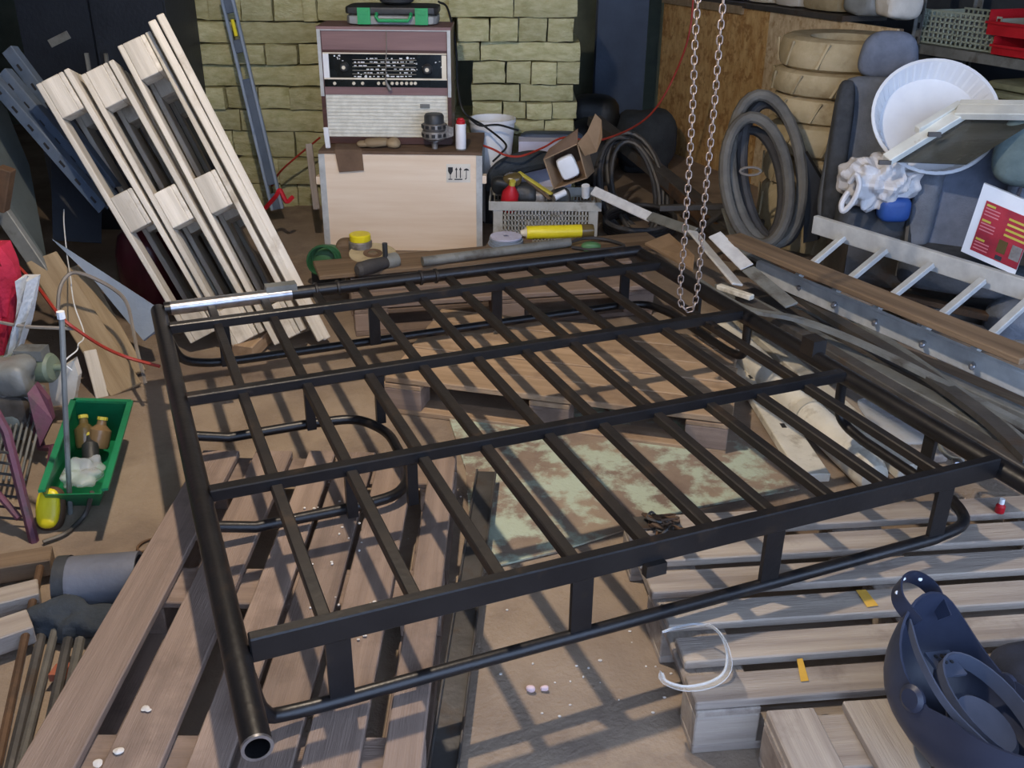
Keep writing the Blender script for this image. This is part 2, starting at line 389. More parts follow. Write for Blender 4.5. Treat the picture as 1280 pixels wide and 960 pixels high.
# ================================================================== mineral wool stack
random.seed(3)
IY = 5.85
def wool_block(x0, x1, z0, z1, dy, label, depth=0.5):
    gp = 0.004
    g = G()
    nx = max(3, int((x1 - x0) / 0.05)); nz = 3
    # front face with ragged surface, simple box behind
    s0 = random.random() * 50
    idx = []
    vs = []
    for i in range(nx + 1):
        for k in range(nz + 1):
            x = x0 + gp + (x1 - x0 - 2 * gp) * i / nx; z = z0 + gp + (z1 - z0 - 2 * gp) * k / nz
            e = mnoise.noise(Vector((x * 9 + s0, z * 14, s0))) * 0.012
            edge = (i in (0, nx)) or (k in (0, nz))
            x2 = x + mnoise.noise(Vector((z * 16, s0, x * 7))) * 0.007; z2 = z + mnoise.noise(Vector((x * 11, s0 + 9, z * 7))) * 0.009
            vs.append((x2, IY + dy + e + (0.014 if edge else 0.0), z2))
    nb = len(vs)
    for (i, k) in ((0, 0), (nx, 0), (nx, nz), (0, nz)):
        v = vs[i * (nz + 1) + k]; vs.append((v[0], IY + dy + depth, v[2]))
    fs = []
    q = lambda i, k: i * (nz + 1) + k
    for i in range(nx):
        for k in range(nz): fs.append((q(i, k), q(i + 1, k), q(i + 1, k + 1), q(i, k + 1)))
    fs.append(tuple([q(i, nz) for i in range(nx + 1)] + [nb + 2, nb + 3]))
    fs.append(tuple([q(i, 0) for i in reversed(range(nx + 1))] + [nb, nb + 1]))
    fs.append(tuple([q(0, k) for k in range(nz + 1)] + [nb + 3, nb]))
    fs.append(tuple([q(nx, k) for k in reversed(range(nz + 1))] + [nb + 1, nb + 2]))
    fs.append((nb + 3, nb + 2, nb + 1, nb))
    g.add(vs, fs)
    solo(g, 'mineral_wool_block', m_wool, label, 'insulation', True, 'mineral wool blocks stacked at the back wall', ang=50)
def wz(y): return wp(600, y, IY).z
def wx(x, y): return wp(x, y, IY).x
# right pile (right of the radio): px rows, bottom to top
rows_r = [(168, 196, [592, 640, 690, 722]), (150, 168, [592, 640, 680, 718]), (128, 150, [590, 628, 658, 690, 722]), (106, 128, [588, 650, 718]),
          (77, 106, [590, 632, 664, 696, 726]), (52, 77, [570, 600, 726]), (22, 52, [572, 612, 648, 684, 718]), (-6, 22, [560, 642, 722]), (-34, -6, [560, 610, 660, 720])]
rows_r = [(z0, z1, xs) for z0, z1, xs in rows_r][::-1]
for ri, (ya, yb, xs) in enumerate(rows_r):
    z1, z0 = wz(ya), wz(yb)
    if ri == len(rows_r) - 1: z0 = 0.0
    if ri == 0: continue
    dy = random.uniform(-0.02, 0.02)
    n = len(xs) - 1
    for i in range(n):
        lab = 'yellow green mineral wool block, %s from left in %s row right of the radio' % (ORD[i], ORD[ri - 1])
        yj = random.uniform(-0.03, 0.03)
        wool_block(wx(xs[i], (ya + yb) / 2), wx(xs[i + 1], (ya + yb) / 2), z0, z1, dy + yj, lab)
rows_l = [(-4, 30, [212, 258, 300, 340, 378, 396]), (30, 58, [208, 290, 402]), (58, 84, [212, 252, 292, 332, 372, 404]), (84, 112, [210, 300, 404]), (112, 140, [210, 244, 282, 322, 362, 404]),
          (140, 168, [214, 300, 406]), (168, 200, [250, 290, 330, 368, 406]), (200, 232, [300, 350, 408]), (232, 262, [310, 340, 372, 410]), (262, 300, [330, 372, 410])]
for ri, (ya, yb, xs) in enumerate(rows_l):
    z1, z0 = wz(ya), wz(yb)
    if ri == len(rows_l) - 1: z0 = 0.0
    dy = random.uniform(-0.02, 0.02)
    for i in range(len(xs) - 1):
        lab = 'yellow green mineral wool block, %s from left in %s row left of the radio' % (ORD[i], ORD[ri])
        wool_block(wx(xs[i], (ya + yb) / 2), wx(xs[i + 1], (ya + yb) / 2), z0, z1, dy + random.uniform(-0.03, 0.03), lab)
# blocks hidden partly behind the radio and crate
for ri, (ya, yb) in enumerate([(-4, 30), (30, 70), (70, 110), (110, 150)]):
    wool_block(wx(406 if ri else 398, 60), wx(566, 60), wz(yb), wz(ya), 0.03, 'long mineral wool batt half hidden behind the radio, %s from the top' % ORD[ri])
wool_block(wx(412, 150), wx(588, 150), 0.0, wz(150), 0.03, 'long mineral wool batt hidden behind the plywood crate')

# ================================================================== pallets
def pallet(name, label, M, L, Wd, m, deck, group=None, H=0.144, bl=0.14, base=True, mblock=None, skew=None):
    """local X along deck boards, Y across, origin at centre bottom; deck = list of (y0, y1[, dx0, dx1])"""
    t = thing(name, label, 'pallet', M=M, group=group)
    Wm = WM[t.name]
    P = lambda x, y, z: Wm @ Vector((x, y, z))
    up = (Wm.to_3x3() @ ZX)
    th = 0.022
    for d in deck:
        y0, y1 = d[0], d[1]; e0 = d[2] if len(d) > 2 else random.uniform(-0.01, 0.01); e1 = d[3] if len(d) > 3 else random.uniform(-0.01, 0.01)
        yc = (y0 + y1) / 2
        dz = random.uniform(-0.002, 0.002)
        bar('deck_board', P(-L / 2 + e0, yc, H - th / 2 + dz), P(L / 2 + e1, yc, H - th / 2 + dz), y1 - y0, th, m, t, up)
    for x in (-L / 2 + bl / 2, 0, L / 2 - bl / 2):
        bar('stringer_board', P(x, -Wd / 2, H - th * 1.5 - 0.002), P(x, Wd / 2, H - th * 1.5 - 0.002), bl, th - 0.004, m, t, up)
        for y, bw in ((-Wd / 2 + 0.05, 0.1), (0, 0.14), (Wd / 2 - 0.05, 0.1)):
            bar('block', P(x - bl / 2, y, th + (H - 3 * th) / 2), P(x + bl / 2, y, th + (H - 3 * th) / 2), bw, H - 3 * th, mblock or m, t, up)
    if base:
        for y, bw in ((-Wd / 2 + 0.05, 0.1), (0, 0.14), (Wd / 2 - 0.05, 0.1)):
            bar('base_board', P(-L / 2, y, th / 2), P(L / 2, y, th / 2), bw, th - 0.001, m, t, up)
    return t
def flatM(c, d):   # centre on the floor, direction of boards
    d = Vector((d[0], d[1], 0)).normalized()
    return matx(Vector((c[0], c[1], c[2] if len(c) > 2 else 0)), d, ZX.cross(d), ZX)
# left pallet under the left tube, boards run away from the camera
bx = [(-0.93, -0.82), (-0.77, -0.66), (-0.61, -0.53), (-0.515, -0.41), (-0.395, -0.285), (-0.24, -0.165)]
xc = -0.5475
# local X = +y world, local Y = -x world
pallet('pallet', 'weathered pallet under the near left corner of the rack, boards running away from the viewer',
       flatM((xc, 1.945), (0.0, 1.0)), 1.25, 0.765, m_palold, [(-(b - xc), -(a - xc)) for a, b in bx], 'pallets lying on the floor')
# right pallet
d = Vector((0.993, 0.117, 0)); n = Vector((-0.117, 0.993, 0)); fl = Vector((0.39, 1.535, 0))
Lr, Wr = 1.25, 0.70
c = fl + d * (Lr / 2) + n * (Wr / 2)
deck = []
for i in range(6):
    y0 = -Wr / 2 + i * 0.122; deck.append((y0, y0 + 0.083))
pallet('pallet', 'grey pallet under the near right corner of the rack, boards running left to right', flatM(c, d), Lr, Wr, m_palgrey, deck, 'pallets lying on the floor', mblock=m_palgrey)
# near right pallet with the helmet on it (boards toward viewer)
d2 = Vector((0.10, -0.995, 0)).normalized(); n2 = ZX.cross(d2)
far = Vector((0.525, 1.515, 0))
L2, W2 = 0.9, 0.86
c = far + d2 * (L2 / 2) + n2 * (W2 / 2)
deck = [(-W2 / 2, -W2 / 2 + 0.10), (-W2 / 2 + 0.165, -W2 / 2 + 0.265), (-W2 / 2 + 0.31, -W2 / 2 + 0.43), (-W2 / 2 + 0.48, -W2 / 2 + 0.6), (-W2 / 2 + 0.65, W2 / 2)]
pallet('pallet', 'pale grey pallet in the bottom right foreground carrying the welding helmet', flatM(c, d2), L2, W2, m_palgrey, deck, 'pallets lying on the floor', H=0.15)
# centre pallet under the rack
fl = fp(478, 470, 0.144); fl.z = 0; fr = fp(908, 522, 0.144); fr.z = 0
d3 = (fr - fl).normalized(); n3 = ZX.cross(d3)
L3, W3 = 1.2, 0.68
c = fl + d3 * (L3 / 2) + n3 * (W3 / 2)
deck = [(-W3 / 2, -W3 / 2 + 0.13), (-W3 / 2 + 0.137, -W3 / 2 + 0.27), (-W3 / 2 + 0.277, -W3 / 2 + 0.41), (-W3 / 2 + 0.417, -W3 / 2 + 0.55), (-W3 / 2 + 0.557, W3 / 2)]
pallet('pallet', 'closely boarded yellowish pallet under the middle of the rack', flatM(c, d3), L3, W3, m_palyel, deck, 'pallets lying on the floor', mblock=m_palold)
# back pallet
fl = Vector((-0.66, 3.80, 0)); d4 = Vector((0.975, 0.222, 0)).normalized(); n4 = ZX.cross(d4)
L4, W4 = 1.32, 0.62
c = fl + d4 * (L4 / 2) + n4 * (W4 / 2)
deck = [(-W4 / 2, -W4 / 2 + 0.14), (-W4 / 2 + 0.17, -W4 / 2 + 0.29), (-W4 / 2 + 0.33, -W4 / 2 + 0.45), (-W4 / 2 + 0.48, W4 / 2)]
pallet('pallet', 'brown pallet under the far edge of the rack in front of the plywood crate', flatM(c, d4), L4, W4, m_palold, deck, 'pallets lying on the floor')

# leaning pallets (seen from their long edge)
def leaning(p_bot, p_top, label, Wd=0.78, T=0.15, tilt=0.0):
    """p_bot/p_top: lower left edge line of the near side; thickness grows to the right"""
    x = (p_top - p_bot).normalized()
    yb = Vector((-0.28, 0.96, 0.0)); yb = (yb - x * yb.dot(x)).normalized()      # away from the viewer
    z = x.cross(yb).normalized()
    if z.x < 0: z = -z
    yv = z.cross(x)
    L = (p_top - p_bot).length
    # local Y must point so that -Y side or +Y side faces the viewer
    yside = yb
    o = p_bot + x * (L / 2) + yside * (Wd / 2)
    M = matx(o, x, yv, z)
    deck = [(-Wd / 2 + i * (Wd - 0.13) / 4, -Wd / 2 + i * (Wd - 0.13) / 4 + 0.13) for i in range(5)]
    return pallet('pallet', label, M, L, Wd, m_palnew, deck, 'pallets leaning on the left', H=T, bl=0.15)
leaning(fp(238, 430, 0.05), wp(44, 106, 3.8), 'pale wooden pallet leaning on its end, leftmost of the three upright pallets', T=0.138)
leaning(fp(291, 434, 0.05), wp(100, 94, 3.87), 'pale wooden pallet leaning on its end, middle one of the three upright pallets', T=0.138)
leaning(fp(343, 432, 0.05), wp(146, 58, 3.93), 'pale wooden pallet leaning on its end, rightmost of the three upright pallets', T=0.14)

for i, (a, b, w_) in enumerate([((401, 425), (191, 30), 0.10), ((408, 423), (201, 22), 0.10)]):
    o = bar('loose_board', fp(a[0], a[1], 0.04), wp(b[0], b[1], 3.96 + 0.01 * i), 0.03, w_, m_palnew, None, up=Vector((-0.40, 0.916, 0.0)))
    tag(o, ['pale loose board leaning against the rightmost upright pallet, inner one', 'pale loose board leaning against the rightmost upright pallet, outer one'][i], 'board', 'loose boards on the leaning pallets')
# ================================================================== the welded rack
RZ, RL = 0.36, 0.178
rk = thing('roof_rack', 'large black welded steel roof rack lying across the pallets', 'roof rack', uv(1.02, 2.4, 0.0), A0)
def rtube(name, pts, r, m=m_black, par=rk, n=12): return G().tube(pts, r, n).build(name, m, par)
UL, UR, VF, VB = 0.075, 1.975, 1.515, 3.40
# side tubes (round, open ended)
def opentube(name, p0, p1, r, m):
    g = G(); p0 = Vector(p0); p1 = Vector(p1); x = (p1 - p0).normalized()
    L = (p1 - p0).length
    g.lathe([(r * 0.82, 0.25), (r * 0.82, 0.0), (r, 0.0), (r, L), (r * 0.82, L), (r * 0.82, L - 0.25)], p0, x, 20, False, False)
    return g.build(name, m, rk)
lt = opentube('side_tube', uv(UL, 1.275, RZ - 0.012), uv(UL, 3.42, RZ - 0.012), 0.0265, m_black)
opentube('side_tube', uv(UR, 1.20, RZ - 0.012), uv(UR, 3.42, RZ - 0.012), 0.0265, m_black)
G().lathe([(0.0215, 0), (0.0272, 0), (0.0272, 0.006)], uv(UL, 1.272, RZ - 0.012), VX, 20, False, False).build('cut_tube_end', m_steelbare, lt)
bt = rtube('back_tube', [uv(UL + 0.02, VB, RZ), uv(UR, VB, RZ)], 0.024)
G().lathe([(0.0245, 0), (0.0245, 0.42)], uv(UL + 0.04, VB, RZ), UX, 16).build('bare_sleeve', m_steelbare, bt)
for u in (0.62, 0.70, 1.02, 1.08):
    G().lathe([(0.025, 0), (0.029, 0.002), (0.029, 0.010), (0.025, 0.012)], uv(u, VB, RZ), UX, 16).build('weld_ring', m_blackdust, bt)
G().box(uv(0.50, VB + 0.005, RZ + 0.022), (0.11, 0.045, 0.035), (UX, VX, ZX)).build('bracket_plate', m_greysteel, rk, False)
for v in (3.21, 2.64, 2.10):
    bar('cross_bar', uv(UL + 0.02, v, RZ), uv(UR - 0.02, v, RZ), 0.034, 0.032, m_black, rk)
bar('front_rail', uv(UL + 0.025, VF, RZ), uv(UR - 0.02, VF, RZ), 0.028, 0.056, m_black, rk)
for u in (0.25, 0.435, 0.622, 0.793, 0.972, 1.135, 1.305, 1.477, 1.646, 1.815):
    bar('slat', uv(u, VF, RZ - 0.012), uv(u, VB, RZ - 0.012), 0.028, 0.026, m_blackdust, rk)
# lower perimeter
lp = [uv(UL + 0.015, VF - 0.02, RZ - 0.05), uv(UL + 0.035, VF - 0.01, RL + 0.03), uv(UL + 0.10, VF, RL), uv(0.5, VF, RL)]
fr_ = curve(lp, 5) + [uv(1.0, VF, RL), uv(1.6, VF, RL)] + curve([uv(1.80, VF, RL), uv(1.93, VF + 0.03, RL), uv(1.985, VF + 0.14, RL), uv(1.985, VF + 0.3, RL)], 5)
fr_ += curve([uv(1.985, 2.0, RL), uv(1.985, 2.08, RL + 0.012), uv(1.98, 2.115, RL + 0.05), uv(1.975, 2.12, RZ - 0.02)], 5)
rtube('lower_front_rail', fr_, 0.0155)
bk = curve([uv(1.975, 2.62, RZ - 0.02), uv(1.98, 2.625, RL + 0.05), uv(1.985, 2.66, RL + 0.012), uv(1.985, 2.74, RL)], 5)
bk += [uv(1.985, 3.0, RL)] + curve([uv(1.985, 3.12, RL), uv(1.94, 3.25, RL), uv(1.82, 3.285, RL)], 5) + [uv(1.0, 3.285, RL)]
bk += curve([uv(0.32, 3.285, RL), uv(0.2, 3.28, RL + 0.01), uv(0.12, 3.26, RL + 0.05), uv(0.085, 3.24, RZ - 0.03)], 5)
rtube('lower_back_rail', bk, 0.0155)
ul = [uv(0.085, 2.715, RL + 0.03)] + [uv(0.2, 2.715, RL)] + curve([uv(0.46, 2.715, RL), uv(0.585, 2.69, RL), uv(0.65, 2.58, RL), uv(0.655, 2.45, RL), uv(0.65, 2.33, RL), uv(0.585, 2.225, RL), uv(0.46, 2.2, RL)], 6) + [uv(0.2, 2.2, RL), uv(0.085, 2.2, RL + 0.03)]
rtube('opening_rail', ul, 0.015)
def post(u0, v0, z0=RZ - 0.02, z1=RL, w_=0.05, along=UX, du=0, dv=0, t_=0.012):
    p0 = uv(u0, v0, z0); p1 = uv(u0 + du, v0 + dv, z1)
    g = G(); g.box((p0 + p1) / 2, (w_, t_, (p0 - p1).length), (along, ZX.cross(along), ZX))
    g.build('post', m_black, rk, False)
for u in (0.265, 0.795, 1.29, 1.80): post(u, VF)
for u, v in ((0.445, 2.68), (0.655, 2.645)): post(u, v, w_=0.028, t_=0.02)
for u, v in ((0.445, 2.16), (0.61, 2.16)): post(u, v, w_=0.028, t_=0.02)
for u in (0.27, 0.80, 1.28, 1.83): post(u, 3.25, w_=0.04, t_=0.012)
for v in (1.75,): post(1.98, v, w_=0.04, along=VX)
post(1.98, 2.95, w_=0.04, along=VX)
# hook lug on the right tube and the small clamp at the rack middle front
G().box(uv(UR, 2.27, RZ + 0.025), (0.05, 0.06, 0.055), (UX, VX, ZX)).build('lug', m_blackdust, rk, False)
G().box(uv(0.96, VF - 0.02, RZ - 0.035), (0.05, 0.02, 0.03), (UX, VX, ZX)).build('hook', m_blackdust, rk, False)
# ================================================================== plywood crate with the radio on it
X1 = Vector((1, 0, 0)); Y1 = Vector((0, 1, 0))
CY = 4.98
cx0, cx1 = wp(404, 250, CY).x, wp(601, 250, CY).x
ctop = 0.515
cr = thing('plywood_crate', 'pale plywood crate with aluminium edge strips and a fragile label, under the radio', 'crate', ((cx0 + cx1) / 2, CY + 0.24, 0))
cxm = (cx0 + cx1) / 2; cw = cx1 - cx0
G().box((cxm, CY + 0.006, ctop / 2), (cw - 0.03, 0.012, ctop - 0.006)).build('front_panel', m_ply, cr, False)
G().box((cx0 + 0.012, CY + 0.25, ctop / 2 + 0.02), (0.012, 0.47, ctop - 0.04)).build('side_panel', m_ply, cr, False)
G().box((cx1 - 0.012, CY + 0.25, ctop / 2 + 0.02), (0.012, 0.47, ctop - 0.04)).build('side_panel', m_ply, cr, False)
G().box((cxm, CY + 0.49, ctop / 2 + 0.02), (cw - 0.03, 0.012, ctop - 0.04)).build('back_panel', m_ply, cr, False)
G().box((cxm, CY + 0.25, ctop + 0.004), (cw + 0.01, 0.51, 0.014)).build('lid', m_carddark, cr, False)
G().box((cxm, CY + 0.25, 0.012), (cw - 0.03, 0.47, 0.022)).build('bottom_panel', m_ply, cr, False)
for x in (cx0 + 0.008, cx1 - 0.008):
    for y in (CY - 0.002, CY + 0.496):
        g = G(); g.box((x, y, ctop / 2 + 0.01), (0.03, 0.006, ctop - 0.03))
        g.box((x + (-0.014 if x < cxm else 0.014), y + (0.013 if y < CY + 0.2 else -0.013), ctop / 2 + 0.01), (0.004, 0.03, ctop - 0.03))
        g.build('edge_strip', m_alu, cr, False)
G().box((cx1 + 0.016, CY + 0.03, 0.385), (0.026, 0.05, 0.04)).build('wooden_batten', m_ply, cr, False)
G().box((cx0 - 0.018, CY + 0.04, 0.37), (0.026, 0.05, 0.04)).build('wooden_batten', m_ply, cr, False)
# fragile label with goblet, two arrows and umbrella
def wq(x, y, dY=0.0): return wp(x, y, CY - dY)
def quad(pts, dY, name, m, par):
    g = G(); g.prism([wq(x, y, dY) for x, y in pts], (0, -0.0012, 0)); return g.build(name, m, par, False)
lb = quad([(558, 205), (588, 205), (588, 228), (558, 228)], 0.001, 'fragile_label', m_paper, cr)
quad([(560, 209), (566, 209), (566, 214), (563.8, 218), (562.2, 218), (560, 214)], 0.003, 'goblet_bowl', m_print, lb)
quad([(562.6, 217), (563.4, 217), (563.4, 224), (562.6, 224)], 0.003, 'goblet_stem', m_print, lb)
quad([(560.5, 223.5), (565.5, 223.5), (565.5, 224.6), (560.5, 224.6)], 0.003, 'goblet_foot', m_print, lb)
for xx in (570.5, 575.5):
    quad([(xx, 209), (xx + 1.8, 212.5), (xx + .6, 212.5), (xx + .6, 222.5), (xx - .6, 222.5), (xx - .6, 212.5), (xx - 1.8, 212.5)], 0.003, 'arrow', m_print, lb)
quad([(568, 223.5), (578, 223.5), (578, 224.8), (568, 224.8)], 0.003, 'arrow_base', m_print, lb)
quad([(579.5, 213.5), (580.5, 211.5), (583, 210.4), (585.5, 211.5), (586.5, 213.5), (583, 212.9)], 0.003, 'umbrella_canopy', m_print, lb)
quad([(582.6, 212.5), (583.4, 212.5), (583.4, 223), (582, 224.5), (580.8, 223.6), (582.4, 222.6)], 0.003, 'umbrella_handle', m_print, lb)
# torn flap of dark card hanging over the crate edge and plaster lumps
g = G(); p = [wp(420, 193, CY + 0.14), wp(447, 192, CY + 0.14), wp(453, 197, CY - 0.005), wp(419, 198, CY - 0.005)]
for q in p[:2]: q.z = ctop + 0.016
for q in p[2:]: q.z = ctop + 0.016
g.prism(p, (0, 0, 0.004))
e = [wp(419, 198, CY - 0.008), wp(453, 197, CY - 0.008), wp(455, 213, CY - 0.012), wp(424, 215, CY - 0.012)]
e[0].z = e[1].z = ctop + 0.02
g.prism(e, (0, -0.004, 0))
solo(g, 'cardboard_flap', m_carddark, 'torn dark cardboard flap folded over the front edge of the plywood crate', 'cardboard', False)
random.seed(11)
for i, (x, y, sx, sz) in enumerate([(470, 188, 0.13, 0.045), (492, 189, 0.07, 0.05), (455, 192, 0.07, 0.03)]):
    q = wp(x, y, CY + 0.09); q.z = ctop + 0.013 + sz / 2
    g = G(); g.soft(q, (sx, 0.09, sz), p=2.5, n=7, amp=0.012, seed=i * 5.0, fr=22)
    solo(g, 'foam_lump', m_tanboard, ['long crumbled beige foam lump on the crate lid before the radio', 'rounded beige foam lump on the crate lid, right of the long lump', 'small flat beige foam crumb beside the cardboard flap'][i], 'foam lump', True, 'foam lumps on the crate')
# white slat standing at the crate's left corner
q = wp(403, 178, CY - 0.02)
bar('white_plastic_strip', (q.x + 0.012, CY + 0.06, ctop + 0.012), (q.x + 0.006, CY + 0.06, wp(403, 159, CY + 0.06).z), 0.026, 0.012, m_white, None, up=Y1)
tag(bpy.data.objects['white_plastic_strip'], 'narrow white plastic strip standing on the left corner of the plywood crate', 'plastic strip')

# ------------------------------------------------------------------ radio
RY = CY + 0.16
rb = ctop + 0.016
def rp_(x, y): return wp(x, y, RY)
rx0, rx1 = rp_(401, 110).x, rp_(564, 110).x
rt = rp_(480, 37).z
rw = rx1 - rx0; rm = (rx0 + rx1) / 2
ra = thing('console_radio', 'old walnut veneered console radio with black dial standing on the plywood crate', 'radio', (rm, RY + 0.15, rb))
rh = rt - rb; zc = (rt + rb) / 2
G().box((rx0 + 0.010, RY + 0.15, zc), (0.02, 0.30, rh)).build('side_panel', m_veneer, ra, False)
G().box((rx1 - 0.010, RY + 0.15, zc), (0.02, 0.30, rh)).build('side_panel', m_veneer, ra, False)
G().box((rm, RY + 0.15, rt + 0.006), (rw + 0.006, 0.31, 0.014)).build('top_panel', m_veneerl, ra, False)
G().box((rm, RY + 0.15, rb + 0.010), (rw - 0.04, 0.29, 0.02)).build('bottom_panel', m_veneer, ra, False)
G().box((rm, RY + 0.292, zc), (rw - 0.04, 0.012, rh - 0.04)).build('back_panel', m_carddark, ra, False)
for x in (rx0 + 0.008, rx1 - 0.008):
    G().box((x, RY - 0.003, zc + 0.12), (0.017, 0.008, rh - 0.24)).build('pale_edge_trim', m_alu, ra, False)
G().box((rm, RY + 0.0, rt - 0.002), (rw, 0.008, 0.008)).build('pale_edge_trim', m_alu, ra, False)
zz = lambda y: rp_(480, y).z
def rbox(y0, y1, name, m, dep=0.02, off=0.0, x0=None, x1=None, par=None):
    a = rx0 + 0.02 if x0 is None else rp_(x0, (y0 + y1) / 2).x; b = rx1 - 0.02 if x1 is None else rp_(x1, (y0 + y1) / 2).x
    return G().box(((a + b) / 2, RY + off + dep / 2, (zz(y0) + zz(y1)) / 2), (b - a, dep, abs(zz(y0) - zz(y1)))).build(name, m, par or ra, False)
rbox(39, 63, 'upper_panel', m_veneerl, 0.02, 0.006)
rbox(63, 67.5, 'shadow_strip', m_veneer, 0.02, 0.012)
dial = rbox(67.5, 98, 'dial', m_glassblk, 0.012, 0.016)
rbox(66.5, 68, 'dial_trim', m_cream, 0.006, 0.006, par=dial); rbox(98, 100, 'dial_trim', m_cream, 0.006, 0.006, par=dial)
rbox(68, 98, 'dial_end_cap', m_white, 0.01, 0.004, 403, 411, par=dial); rbox(69, 98, 'dial_end_cap', m_cream, 0.01, 0.004, 552, 558, par=dial)
random.seed(5)
def dq(x0, y0, x1, y1, name='dial_marking', m=m_white, off=0.0145):
    a = rp_(x0, y0); b = rp_(x1, y1)
    return ((a.x + b.x) / 2, RY + off, (a.z + b.z) / 2), (abs(b.x - a.x), 0.002, abs(b.z - a.z))
for yy in (75, 79.5, 84, 88.5, 93):
    c, s = dq(440, yy, 520, yy + 0.6); G().box(c, s).build('frequency_line', m_cream, dial, False)
g = G()
for yy in (73, 77.5, 82, 86.5, 91, 95.5):
    x = 442
    while x < 518:
        l = random.uniform(1.2, 5)
        if random.random() < 0.62:
            c, s = dq(x, yy, x + l, yy + random.uniform(0.8, 1.6)); g.box(c, s)
        x += l + random.uniform(0.8, 4)
for k in range(24):
    x, y = random.choice([(421, 74), (523, 84), (548, 78), (452, 96)]); x += random.uniform(-6, 6); y += random.uniform(-6, 6)
    c, s = dq(x, y, x + random.uniform(.6, 2.4), y + random.uniform(.6, 1.8)); g.box(c, s)
g.build('dial_lettering', m_white, dial, False)
for (x, y, r) in ((430, 84, 0.022), (534, 87, 0.024)):
    q = rp_(x, y)
    kn = G().lathe([(r * 1.1, 0), (r * 1.1, 0.008), (r * 0.9, 0.014), (r * 0.9, 0.026), (r * 0.7, 0.03)], (q.x, RY + 0.016, q.z), -Y1, 18).build('tuning_knob', m_darkplastic, dial)
    G().lathe([(r * 0.42, 0), (r * 0.42, 0.003)], (q.x, RY - 0.014, q.z), -Y1, 14).build('knob_cap', m_cream, kn)
for x, y in ((484, 95), (457, 96), (509, 73)):
    q = rp_(x, y); G().lathe([(0.007, 0), (0.006, 0.006)], (q.x, RY + 0.015, q.z), -Y1, 10).build('pilot_lamp', m_white, dial)
kb = rbox(100, 109.5, 'key_strip', m_glassblk, 0.014, 0.010)
for x in (418, 442, 453, 473, 480, 490, 496, 502, 508, 514, 519):
    q = rp_(x, 104.5); G().lathe([(0.0085, 0), (0.0085, 0.006), (0.006, 0.009)], (q.x, RY + 0.010, q.z), -Y1, 10).build('push_button', m_cream, kb)
rbox(109.5, 119, 'lower_panel', m_veneerl, 0.016, 0.008)
gl = rbox(119, 172, 'speaker_grille', m_cloth, 0.01, 0.016, 404, 560)
n_ = 13
for i in range(n_):
    y = 119.5 + (172 - 120) * i / (n_ - 1)
    c, s = dq(404.5, y - 0.9, 559.5, y + 0.9, off=0.014); s = (s[0], 0.006, s[2]); G().box(c, s).build('grille_rib', m_cloth, gl, False)
bd = rbox(130, 135, 'badge', m_greysteel, 0.004, 0.006, 525, 537)
rbox(172, 180, 'plinth', m_veneer, 0.02, 0.002)
# small hanging toggle on a cord in front of the radio
g = G(); pts = [wp(482, 34, RY - 0.02), wp(483, 60, RY - 0.02), wp(482, 98, RY - 0.02)]
pts[0].z = rt + 0.015; pts[0].y = RY + 0.01
t = thing('hanging_key', 'small metal key hanging on a cord down the radio front', 'key', pts[-1])
G().tube(pts, 0.0022, 6).build('cord', m_wiregrey, t)
q = wp(485, 107, RY - 0.02)
G().tube([wp(482, 98, RY - 0.02), wp(483, 104, RY - 0.02), wp(488, 113, RY - 0.02)], [0.004, 0.007, 0.011], 8).build('key_body', m_castal, t)

# ------------------------------------------------------------------ tool case on the radio
cb = rt + 0.014
KY = RY + 0.05
k0 = wp(432, 32, KY).x; k1 = wp(546, 32, KY).x; kz = wp(490, 8, KY).z
tcx = (k0 + k1) / 2
tc_ = thing('tool_case', 'grey plastic tool case with green latches lying on top of the radio', 'tool case', (tcx, KY + 0.13, cb))
kh = kz - cb
G().soft((tcx, KY + 0.14, cb + kh * 0.27), (k1 - k0, 0.28, kh * 0.54), p=8, n=8).build('lower_shell', m_greyplastic, tc_)
G().soft((tcx, KY + 0.14, cb + kh * 0.76), (k1 - k0 + 0.01, 0.285, kh * 0.46), p=8, n=8).build('upper_shell', m_darkplastic, tc_)
for xa, xb in ((447, 463), (519, 535)):
    a = wp(xa, 20, KY - 0.005).x; b = wp(xb, 20, KY - 0.005).x
    la = G().box(((a + b) / 2, KY - 0.005, cb + kh * 0.5), (b - a, 0.022, kh * 0.86)).build('latch', m_greentrim, tc_, False)
    G().box(((a + b) / 2, KY - 0.018, cb + kh * 0.7), ((b - a) * 0.7, 0.008, kh * 0.2)).build('latch_lip', m_greentrim, la, False)
a = wp(470, 24, KY - 0.03).x; b = wp(513, 24, KY - 0.03).x
G().tube([(a, KY + 0.0, cb + kh * 0.62), (a, KY - 0.03, cb + kh * 0.5), (a + 0.012, KY - 0.036, cb + kh * 0.3), (b - 0.012, KY - 0.036, cb + kh * 0.3), (b, KY - 0.03, cb + kh * 0.5), (b, KY + 0.0, cb + kh * 0.62)], 0.009, 8).build('handle', m_greentrim, tc_)
# black dish on the case
q = wp(495, 0, KY + 0.1)
g = G().lathe([(0.06, 0), (0.085, 0.012), (0.09, 0.03), (0.08, 0.03), (0.075, 0.014)], (q.x, KY + 0.13, cb + kh + 0.002), ZX, 24, True, True)
solo(g, 'black_dish', m_darkplastic, 'round black dish lying on the grey tool case', 'dish')

